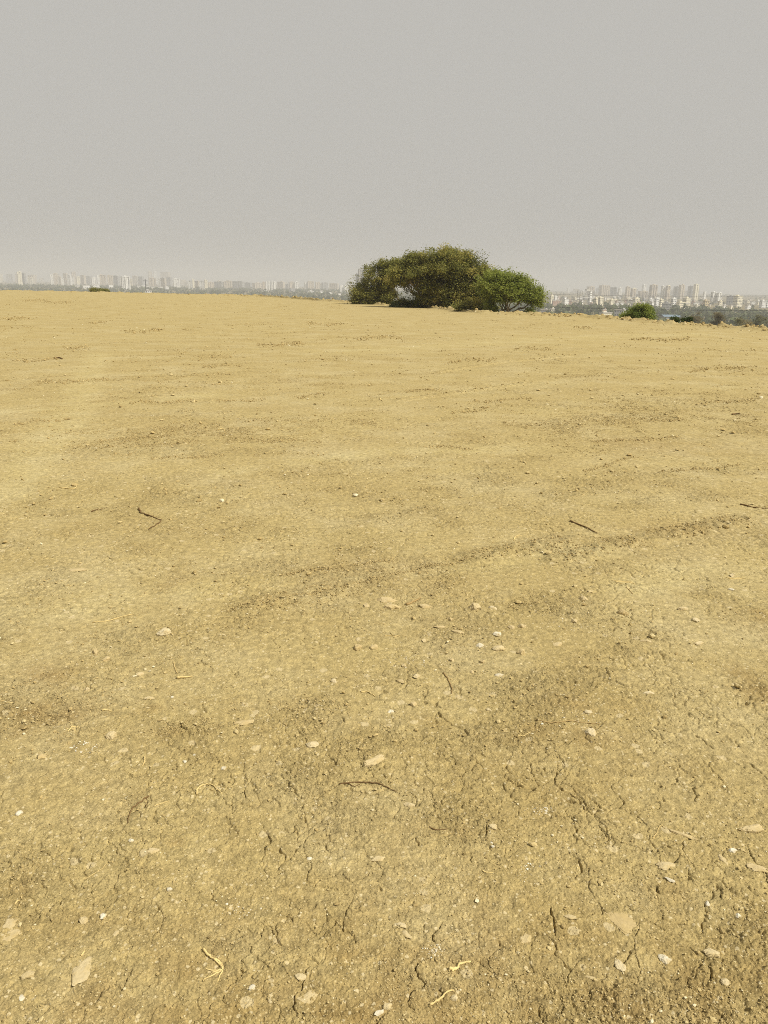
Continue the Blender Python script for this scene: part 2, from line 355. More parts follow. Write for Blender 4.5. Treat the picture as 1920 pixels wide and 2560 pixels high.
def berm_h(a):
    b = np.interp(a, [_ea[3], _ea[7], _ea[8], _ea[10], _ea[12], _ea[16], _ea[19], _ea[22], _ea[25]], [.14, .14, .20, .30, .20, .18, .17, .17, .18])
    return np.where((a < _ea[3]) | (a > _ea[25]), 0.2, b)
def field_height():
    X, Y, R = Xg, Yg, Rg
    rough = rough_mask(X, Y)
    Z = 0.035*fbm(X/9, Y/9, 2, 51)*sstep(1.0, 9, R) + 0.005*fbm(X/0.9, Y/0.9, 3, 55)*sstep(9.0, 4.0, R)
    rp = np.minimum(R, 40.0)
    rowm = np.where(R < R_MID, np.hypot(rp, 1.6)/720.0, rp*rp/(1.6*800))          # mesh spacing, metres
    def bumps(lam, amp, seed, mask, cut=0.62):
        sel = (lam/rowm > 1.4) & (R < 45)
        if not sel.any(): return
        x, y, k = X[sel]/lam, Y[sel]/lam, sstep(1.4, 3.2, lam/rowm[sel])
        wx = x+0.35*perlin(x*1.7, y*1.7, seed+5); wy = y+0.35*perlin(x*1.7+9, y*1.7, seed+6)
        f1, f2, rid = worley(wx, wy, seed)
        rr = cut*(0.45+0.55*rid)
        dome = np.sqrt(np.clip(1-(f1/rr)**2, 0, 1))*np.clip((rid-0.25)/0.75, 0, 1)
        Z[sel] += amp*(1+1.3*sstep(4, 12, R[sel]))*dome*k*mask[sel]
    big = sstep(0.45, 0.95, rough)
    bumps(0.30, 0.004, 61, big); bumps(0.13, 0.006, 62, big**1.2); bumps(0.062, 0.0075, 63, 0.05+0.95*sstep(0.2, 0.85, rough)); bumps(0.030, 0.0085, 64, 0.22+0.70*sstep(0.15, 0.8, rough))
    bumps(0.015, 0.0065, 65, 0.38+0.55*rough); bumps(0.009, 0.0038, 66, 0.5+0.5*rough)
    # crusted plates: little slabs at slightly different heights with gaps between them
    def plates(lam, amp, gap, seed, mask):
        sel = (lam/rowm > 2.0) & (R < 25)
        if not sel.any(): return
        x, y = X[sel], Y[sel]; k = sstep(2.0, 4.5, lam/rowm[sel])
        xw = x/lam+0.30*perlin(x/lam*1.3, y/lam*1.3, seed)+0.14*perlin(x/lam*3.7, y/lam*3.7, seed+1); yw = y/lam+0.30*perlin(x/lam*1.3+7, y/lam*1.3, seed+2)+0.14*perlin(x/lam*3.7+3, y/lam*3.7, seed+3)
        f1, f2, rid = worley(xw, yw, seed+4); e = f2-f1
        Z[sel] += k*mask[sel]*(amp*(rid-.45)*sstep(0.0, 0.22, e) - gap*(1-sstep(0.03, 0.16, e)))
    mid = sstep(0.10, 0.5, rough)*(0.55+0.45*sstep(-.3, .4, fbm(X/0.8, Y/0.8, 2, 171)))
    plates(0.16, 0.005, 0.004, 181, 0.10+0.5*mid); plates(0.075, 0.0042, 0.0045, 187, 0.2+0.5*mid); plates(0.036, 0.0040, 0.005, 193, 0.30+0.60*mid); plates(0.018, 0.003, 0.0035, 199, 0.4+0.5*mid)
    sel = R < 4.5
    Z[sel] += 0.0011*perlin(X[sel]/0.006, Y[sel]/0.006, 71)*sstep(4.5, 2.0, R[sel])
    sel = R < 30
    Z[sel] += (0.0015+0.004*rough[sel])*fbm(X[sel]/0.11, Y[sel]/0.11, 3, 73)*sstep(0.9, 2, 0.08/rowm[sel])
    # tyre and blade ruts: rows of loosened clods
    for pl in RUTS:
        P = [on_plane(*q) for q in pl]; d = seg_dist(X, Y, P)
        s = d < 0.5
        k = np.exp(-(d[s]/0.11)**2)
        Z[s] -= 0.010*np.exp(-((d[s]-0.16)/0.09)**2)
        Z[s] += k*0.021*(0.5+0.9*np.clip(fbm(X[s]/0.09, Y[s]/0.09, 3, 77)+0.25, -0.2, 1.2))
        rough[s] = np.maximum(rough[s], 0.55*np.exp(-(d[s]/0.13)**2))
    # drying cracks: a polygon net opening only here and there
    for lam, wid, dep, seed, lo, hi, rmax in ((0.40, 0.0032, 0.016, 81, 0.15, 0.65, 11), (0.15, 0.0020, 0.012, 83, -0.08, 0.5, 10), (0.065, 0.0017, 0.009, 87, -0.25, 0.35, 7)):
        sel = R < rmax
        x, y = X[sel], Y[sel]
        xw = x+0.05*perlin(x/0.11, y/0.11, seed)+0.012*perlin(x/0.03, y/0.03, seed+3); yw = y+0.05*perlin(x/0.11+5, y/0.11, seed+1)+0.012*perlin(x/0.03, y/0.03+4, seed+4)
        f1, f2, _ = worley(xw/lam, yw/lam, seed+2)
        e = (f2-f1)*lam*0.6
        msk = sstep(lo, hi, fbm(x/0.5, y/0.5, 3, seed+9))*(1-0.5*rough[sel])
        wv = np.maximum(wid, 0.55*rowm[sel])*(0.35+0.65*msk)
        Z[sel] -= dep*msk*(1-sstep(0.35*wv, wv, e))
    for pl in CRACKS:
        P = [on_plane(*q) for q in pl]
        xs = [p[0] for p in P]; ys = [p[1] for p in P]
        s = (X > min(xs)-.1) & (X < max(xs)+.1) & (Y > min(ys)-.1) & (Y < max(ys)+.1)
        if not s.any(): continue
        x, y = X[s], Y[s]
        xw = x+0.010*perlin(x/0.035, y/0.035, 91)+0.004*perlin(x/0.012, y/0.012, 93); yw = y+0.010*perlin(x/0.035+3, y/0.035, 92)+0.004*perlin(x/0.012, y/0.012+2, 94)
        d = seg_dist(xw, yw, P)
        wv = np.maximum(0.0020, 0.54*rowm[s])*(0.5+0.7*np.clip(perlin(x/0.06, y/0.06, 97)+0.5, 0, 1))
        Z[s] -= 0.016*np.clip(0.75+0.9*perlin(x/0.09, y/0.09, 98), 0.15, 1)*(1-sstep(0.45*wv, 1.15*wv, d)); Z[s] += 0.0025*np.exp(-((d-0.012)/0.008)**2)
    # rubble ridge pushed up along the rim
    se = edge_r(AZg)-R
    s = se < 4.0
    x, y = X[s], Y[s]
    h = berm_h(AZg[s])*np.exp(-((se[s]-1.0)/0.75)**2)
    f1, f2, rid = worley(x/0.45, y/0.45, 101); f1b, _, ridb = worley(x/0.2, y/0.2, 102)
    Z[s] += h*(0.55+0.5*fbm(x/1.6, y/1.6, 2, 103)+0.8*np.sqrt(np.clip(1-(f1/0.6)**2, 0, 1))*rid+0.35*np.sqrt(np.clip(1-(f1b/0.6)**2, 0, 1))*ridb)
    Z[s] -= 0.35*sstep(0.9, 0.0, se[s])
    rough[s] = np.maximum(rough[s], np.exp(-((se[s]-1.0)/0.9)**2))
    return Z, rough
Zg, ROUGH = field_height()
STAIN_AND_FALLOFF = [(960, 2560, 1500, 420, .80), (1650, 2350, 500, 260, .25), (150, 2300, 350, 260, .25), (1000, 1950, 1500, 260, .25), (125, 1685, 80, 28, .9), (130, 1780, 150, 30, 1), (40, 1830, 70, 25, .8), (60, 2215, 70, 50, .8), (440, 2110, 30, 14, .9), (370, 1775, 40, 15, .7), (430, 1830, 60, 25, .5),  # broad near-ground ellipses paint lens falloff into the soil tone; small ones are stains
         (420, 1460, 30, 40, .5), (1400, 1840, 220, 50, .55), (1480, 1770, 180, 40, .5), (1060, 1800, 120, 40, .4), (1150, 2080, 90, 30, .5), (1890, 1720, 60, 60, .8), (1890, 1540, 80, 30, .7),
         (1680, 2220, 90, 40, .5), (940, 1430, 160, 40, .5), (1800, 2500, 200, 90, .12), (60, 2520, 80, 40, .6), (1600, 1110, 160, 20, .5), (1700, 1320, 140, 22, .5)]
st = _pm(STAIN_AND_FALLOFF, Xg, Yg)*(0.7+0.6*fbm(Xg/0.12, Yg/0.12, 3, 111))
def track_lift(X, Y):
    s = np.zeros_like(X)
    for i, (pl, wd) in enumerate(TRACKS):
        d = seg_dist(X, Y, [on_plane(*q) for q in pl]); s = np.maximum(s, (1.5 if i == 0 else .75)*np.exp(-(d/(wd*.8))**2))
    return s*(0.6+0.6*fbm(X/0.4, Y/0.4, 3, 119))
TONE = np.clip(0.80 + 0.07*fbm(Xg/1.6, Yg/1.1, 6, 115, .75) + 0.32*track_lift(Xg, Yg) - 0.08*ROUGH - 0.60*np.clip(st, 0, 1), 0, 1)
nr, nc = Rg.shape
idx = np.arange(nr*nc).reshape(nr, nc)
quads = np.stack([idx[:-1, :-1], idx[:-1, 1:], idx[1:, 1:], idx[1:, :-1]], -1).reshape(-1, 4)[:, ::-1]
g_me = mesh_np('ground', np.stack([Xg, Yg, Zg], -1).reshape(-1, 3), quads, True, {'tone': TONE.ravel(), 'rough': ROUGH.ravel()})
# close the small disc under the photographer's feet
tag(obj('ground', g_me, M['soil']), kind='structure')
cap = MB(); cap.add([(0, 0, -0.012)]+[(0.36*math.sin(a), 0.36*math.cos(a), -0.012) for a in np.linspace(-math.pi, math.pi, 41)[:-1]], [(0, 1+(k+1) % 40, 1+k, 0) for k in range(40)])
tag(cap.build('ground_underfoot', M['soil']), kind='structure')
def gz(x, y):
    """height of the field at a point"""
    r = math.hypot(x, y); a = math.atan2(x, y)
    j = int(np.clip(np.searchsorted(az, a), 0, nc-1)); i = int(np.clip(np.searchsorted(Rg[:, j], r), 0, nr-1))
    return float(Zg[i, j])
def gz_np(x, y):
    r = np.hypot(x, y); a = np.arctan2(x, y)
    j = np.clip(np.searchsorted(az, a), 0, nc-1)
    e = edge_r(a); w = (1/np.maximum(r, R_MID)-1/R_MID)/(1/(e-RIM)-1/R_MID)
    i = np.where(r < R_MID, np.searchsorted(near_rows, r), n_near+np.searchsorted(far_rows, w))
    i = np.where(r >= e-RIM, n_near+len(far_rows)-1+np.clip(((r-(e-RIM))/RIM*40).astype(int), 0, 40), i)
    return Zg[np.clip(i, 0, nr-1), j], ROUGH[np.clip(i, 0, nr-1), j]

# ------------------------------------------------------------------ lower plain out to the horizon
def drop(R, A):
    s = R-edge_r(A)
    z = np.interp(s, [0, 3, 12, 40, 90, 300, 1500, 3000, 6000, 12000], [0, -0.5, -2.5, -9, -14, -25, -25, -18, -11, -6])
    und = 1.4*fbm(R*np.sin(A)/160, R*np.cos(A)/160, 3, 121)
    return z+und*sstep(20, 200, s)
s_rows = np.concatenate([[0], np.geomspace(0.25, 11500, 150)])
az2 = np.concatenate([np.linspace(-math.pi, -0.75, 50)[:-1], np.linspace(-0.75, 0.75, 400), np.linspace(0.75, math.pi, 50)[1:]])
R2 = edge_r(az2)[None, :]+s_rows[:, None]; A2 = np.broadcast_to(az2[None, :], R2.shape)
Z2 = drop(R2, A2)
Z2 = np.where(s_rows[:, None] < 0.1, -0.42, np.where(s_rows[:, None] < 2.0, np.minimum(Z2, -0.42), Z2))
R2 = np.where(s_rows[:, None] < 0.1, R2-0.5, R2)
i2 = np.arange(R2.size).reshape(R2.shape)
q2 = np.stack([i2[:-1, :-1], i2[:-1, 1:], i2[1:, 1:], i2[1:, :-1]], -1).reshape(-1, 4)[:, ::-1]
M['plain'], nt, p = new_mat('scrub_land'); co = objco(nt)
c = ramp(nt, tex_noise(nt, co, 0.02, 6, 0.65), [(0.3, (0.07, 0.075, 0.03)), (0.5, (0.16, 0.13, 0.06)), (0.7, (0.30, 0.24, 0.12))])
nt.links.new(c, p.inputs['Base Color'])
tag(obj('terrain', mesh_np('terrain', np.stack([R2*np.sin(A2), R2*np.cos(A2), Z2], -1).reshape(-1, 3), q2, True), M['plain']), kind='structure')
def tz(x, y):
    return float(drop(np.array([math.hypot(x, y)]), np.array([math.atan2(x, y)]))[0])
def hit_plain(u, v):
    d = ray(u, v); hd = math.hypot(d[0], d[1]); D = edge_r(math.atan2(d[0], d[1]))+15
    while D < 9000:
        q = at_dist(u, v, D)
        if q[2] <= tz(q[0], q[1]): return D
        D *= 1.01
    return 9000.0
#@@SECTION2
# ------------------------------------------------------------------ loose soil crumbs, gravel and rubble (uncountable)
_t = (1+5**.5)/2
ICO_V = np.array([(-1, _t, 0), (1, _t, 0), (-1, -_t, 0), (1, -_t, 0), (0, -1, _t), (0, 1, _t), (0, -1, -_t), (0, 1, -_t), (_t, 0, -1), (_t, 0, 1), (-_t, 0, -1), (-_t, 0, 1)])/math.hypot(1, _t)
ICO_F = np.array([(0, 11, 5), (0, 5, 1), (0, 1, 7), (0, 7, 10), (0, 10, 11), (1, 5, 9), (5, 11, 4), (11, 10, 2), (10, 7, 6), (7, 1, 8), (3, 9, 4), (3, 4, 2), (3, 2, 6), (3, 6, 8), (3, 8, 9), (4, 9, 5), (2, 4, 11), (6, 2, 10), (8, 6, 7), (9, 8, 1)])
def rand_rot(n, rng):
    q = rng.normal(size=(n, 4)); q /= np.linalg.norm(q, axis=1)[:, None]; a, b, c, d = q.T
    return np.stack([np.stack([1-2*(c*c+d*d), 2*(b*c-a*d), 2*(b*d+a*c)], -1), np.stack([2*(b*c+a*d), 1-2*(b*b+d*d), 2*(c*d-a*b)], -1), np.stack([2*(b*d-a*c), 2*(c*d+a*b), 1-2*(b*b+c*c)], -1)], 1)
def scatter(name, x, y, z, size, tone, m, label, cat, flat=0.6, sink=0.15):
    n = len(x); rng = np.random.default_rng(len(name))
    V = ICO_V[None]*(0.72+0.56*rng.random((n, 12, 1)))*np.stack([0.7+0.6*rng.random(n), 0.6+0.5*rng.random(n), 0.5+0.5*rng.random(n)], -1)[:, None, :]
    V = np.einsum('nij,nkj->nki', rand_rot(n, rng), V)
    V[:, :, 2] *= flat
    V = V*size[:, None, None]*0.5 + np.stack([x, y, z+size*0.5*flat*(1-2*sink)], -1)[:, None, :]
    fs = (np.arange(n)[:, None, None]*12+ICO_F[None]).reshape(-1, 3)
    return tag(obj(name, mesh_np(name, V.reshape(-1, 3), fs, False, {'tone': np.repeat(tone, 12)}), m), label, cat, kind='stuff')
rng = np.random.default_rng(11)
def field_points(n, rmin, rmax_f):
    a = (rng.random(n)*2-1)*AZ_D
    e = edge_r(a)-1.0
    w = 1/rmin + rng.random(n)*(1/np.minimum(e, rmax_f)-1/rmin); r = 1/w
    return r*np.sin(a), r*np.cos(a), r
x, y, r = field_points(260000, 1.15, 34.0)
z, rg = gz_np(x, y)
clump = sstep(0.0, 0.7, fbm(x/0.5, y/0.35, 3, 131)+0.2)
k = rng.random(len(x)) < (0.30+0.70*rg)*(0.35+0.65*clump)
x, y, r, z, rg = x[k], y[k], r[k], z[k], rg[k]
pxm = np.hypot(r, 1.6)/769
size = np.minimum(pxm*(0.85*np.exp(rng.normal(0, .58, len(x)))), 0.075)*(0.8+0.5*rg); size = np.maximum(size, 0.003)
tone = np.clip(0.56+rng.normal(0, .2, len(x))+(rng.random(len(x)) > .94)*0.4, 0, 1)
scatter('loose_gravel', x, y, z, size, tone, M['crumb'], 'fine loose crumbs and grit strewn over the dry tan soil', 'gravel')
def chains(n, rmin, rmax, name, label, smin, smax, mu):
    x, y, r = field_points(n, rmin, rmax); _, rg = gz_np(x, y)
    keep = rng.random(n) < (0.06+0.94*rg)*sstep(-.25, .5, fbm(x/1.6, y/2.4, 3, 151)); x, y, r = x[keep], y[keep], r[keep]
    m_ = rng.integers(2, 11, len(x)); th = ST+rng.normal(0, .45, len(x)); base = np.hypot(r, 1.6)/769
    X, Y, Rr, B_ = (np.repeat(q, m_) for q in (x, y, r, base)); T_ = np.repeat(th, m_); L_ = np.repeat(base*m_*rng.uniform(.5, 1.4, len(x)), m_)
    t = rng.uniform(-1, 1, len(X))*L_; w_ = rng.normal(0, 1, len(X))*B_*.9
    X = X+t*np.cos(T_)-w_*np.sin(T_); Y = Y+t*np.sin(T_)+w_*np.cos(T_)
    z, _ = gz_np(X, Y); sz = np.clip(B_*np.exp(rng.normal(mu, .45, len(X))), smin, smax)
    tn = np.clip(np.repeat(rng.normal(.42, .13, len(x)), m_)+rng.normal(0, .16, len(X)), 0, .95)
    scatter(name, X, Y, z, sz, tn, M['crumb'], label, 'clods', 0.7)
chains(30000, 2.6, 12.0, 'crumb_rows', 'short rows of small crumbs left by tyres and blades in the middle of the field', .004, .028, -.45)
chains(60000, 8.0, 110.0, 'soil_clods', 'rows of small clods scattered across the far half of the field', .010, .07, -.75)
rx, ry = [], []
for pl in RUTS[:4]:
    for (a_, b_), (c_, d_) in zip(pl[:-1], pl[1:]):
        p0, p1 = on_plane(a_, b_), on_plane(c_, d_); L_ = math.hypot(p1[0]-p0[0], p1[1]-p0[1]); n = int(L_*560); t = rng.random(n); off = rng.choice([-.05, .07], n)+rng.normal(0, .035, n)
        nx_, ny_ = -(p1[1]-p0[1])/L_, (p1[0]-p0[0])/L_
        g_ = fbm(t*L_/0.18, t*0+len(rx)*3.3, 3, 161) > -0.25
        rx += list((p0[0]+t*(p1[0]-p0[0])+off*nx_)[g_]); ry += list((p0[1]+t*(p1[1]-p0[1])+off*ny_)[g_])
rx, ry = np.array(rx), np.array(ry); rz_, _ = gz_np(rx, ry)
scatter('rut_clods', rx, ry, rz_, np.clip(np.hypot(rx, ry)/769*np.exp(rng.normal(.1, .5, len(rx))), .006, .06), np.clip(rng.normal(.38, .18, len(rx)), 0, .9), M['crumb'], 'clods thrown up along the long faint tyre ruts running up to the right', 'clods', 0.7)
SCRAPES = [[(226, 806), (266, 806)], [(156, 870), (220, 870)], [(503, 916), (602, 914)], [(324, 1011), (480, 1003)], [(764, 812), (857, 811)], [(538, 1006), (666, 1000)], [(735, 994), (822, 985)], [(654, 1104), (800, 1104)], [(93, 959), (272, 954)],
 [(1284, 870), (1382, 871)], [(1435, 818), (1475, 820)], [(1006, 977), (1110, 976)], [(1174, 1006), (1330, 997)], [(1568, 1046), (1701, 1049)], [(1724, 930), (1886, 916)], [(1128, 1034), (1220, 1020)], [(1064, 1116), (1191, 1121)], [(1463, 1178), (1585, 1139)],
 [(560, 1525), (640, 1512), (760, 1492), (850, 1474), (960, 1440), (1100, 1412), (1191, 1394)], [(700, 1440), (900, 1412), (985, 1400)], [(1480, 1102), (1700, 1090)], [(40, 1062), (170, 1050)], [(240, 1105), (420, 1095)], [(0, 795), (90, 797)], [(60, 752), (190, 756)], [(880, 845), (1010, 842)], [(300, 830), (410, 826)], [(1580, 850), (1720, 848)], [(1120, 905), (1240, 898)], [(30, 905), (150, 900)], [(640, 860), (760, 858)], [(1750, 1010), (1900, 1000)], [(380, 1150), (560, 1140)], [(1650, 1180), (1850, 1160)]]
su, sv = [], []
for pl in SCRAPES:
    for (a_, b_), (c_, d_) in zip(pl[:-1], pl[1:]):
        n = int(math.hypot(c_-a_, d_-b_)*2.2); t = rng.random(n); g_ = rng.random(n) < .35+.65*(np.sin(t*9+a_)*np.sin(t*23+b_) > -.2)
        su += list((a_+t*(c_-a_)+rng.normal(0, 3, n))[g_]); sv += list((b_+t*(d_-b_)+rng.normal(0, 2.2, n)+2*np.sin(t*7+a_))[g_])
P_ = np.array([on_plane(a_, b_) for a_, b_ in zip(su, sv)]); r_ = np.hypot(P_[:, 0], P_[:, 1]); z_, _ = gz_np(P_[:, 0], P_[:, 1])
scatter('scrape_clods', P_[:, 0], P_[:, 1], z_, np.clip(np.hypot(r_, 1.6)/769*np.exp(rng.normal(-.15, .45, len(r_))), .006, .09), np.clip(rng.normal(.40, .18, len(r_)), 0, .9), M['crumb'], 'thin broken lines of clods scraped up across the middle and far field', 'clods', 0.7)
n = 5200
a = (rng.random(n)*2-1)*AZ_D; se = 1.0+rng.normal(0, .75, n); rr = edge_r(a)-np.clip(se, -.3, 3.8)
x, y = rr*np.sin(a), rr*np.cos(a); z, _ = gz_np(x, y)
k = rng.random(n) < np.clip(berm_h(a)*3.2, .12, 1)*(0.35+0.65*(fbm(x/2.2, y/2.2, 2, 141) > -0.1)); x, y, z, a = x[k], y[k], z[k], a[k]
size = np.clip(np.exp(rng.normal(math.log(0.10), .5, len(x))), .04, .34)*(0.7+0.5*berm_h(a))
scatter('rubble_ridge', x, y, z-0.02, size, np.clip(0.45+rng.normal(0, .25, len(x)), 0, 1), M['crumb'], 'low ridge of broken clods and stones along the far rim of the field', 'rubble', 0.8)

# ------------------------------------------------------------------ single stones
def stone_mesh(seed, w, d, h, detail=3, angular=0.5):
    import bmesh
    bm = bmesh.new(); bmesh.ops.create_icosphere(bm, subdivisions=detail+1, radius=1.0)
    rs = np.random.default_rng(seed)
    planes = [(lambda q: q/np.linalg.norm(q))(rs.normal(size=3)*np.array((1, 1, .6))) for _ in range(13)]
    offs = 0.58+0.32*rs.random(13); ph = rs.random(6)*6
    flat = h < 0.3*w; lob = rs.uniform(.08, .2, 3) if flat else rs.uniform(.02, .07, 3)
    for vtx in bm.verts:
        p = np.array(vtx.co); th = math.atan2(p[1], p[0])
        p[:2] *= 1+lob[0]*math.sin(2*th+ph[0])+lob[1]*math.sin(3*th+ph[1])+lob[2]*math.sin(5*th+ph[2])
        for nrm, o in zip(planes, offs):
            dd = p@nrm-o
            if dd > 0: p = p-nrm*dd*0.93
        p = p*(1+0.07*math.sin(5*p[0]+ph[0])*math.sin(6*p[1]+ph[1])+0.05*math.sin(13*p[1]+ph[2])*math.sin(11*p[2]+ph[3])+0.035*math.sin(23*p[0]+ph[4])*math.sin(19*p[1]+ph[5]))
        p = p*1.25+rs.normal(0, .022, 3)
        vtx.co = Vector(p*np.array((w/2, d/2, h/2)))
    me = bpy.data.meshes.new('stone'); bm.to_mesh(me); bm.free()
    return me
def stone_at(u, v, wpx, tone, label, ratio=0.6, hgt=0.45, rz=None, group=None, name='stone', cat='stone', sink=0.40):
    x, y = on_plane(u, v); z = gz(x, y); sd = int(u*7+v)
    w = wpx*(.92 if wpx > 20 else 1)/F*math.sqrt(x*x+y*y+CAM_H**2); d = w*ratio*1.15; h = max(w*hgt*0.8, 0.006)
    me = stone_mesh(sd, w, d, h)
    at = me.attributes.new('tone', 'FLOAT', 'POINT'); at.data.foreach_set('value', np.clip((tone*.74 if tone < .88 else tone*.86)+np.random.default_rng(sd).normal(0, .04, len(me.vertices)), 0, 1).astype(np.float32))
    me.polygons.foreach_set('use_smooth', [False]*len(me.polygons))
    o = obj(name, me, M['stone'], None, (x, y, z+h*(0.5-sink)))
    o.rotation_euler = (0, 0, random.uniform(0, 3.1) if rz is None else rz)
    return tag(o, label, cat, group)
PEB = 'small white pebble lying loose on the dry soil'; TANP = 'small tan stone half set in the dry soil'
CLOD = 'rounded clod of dried soil amid the stony patch'
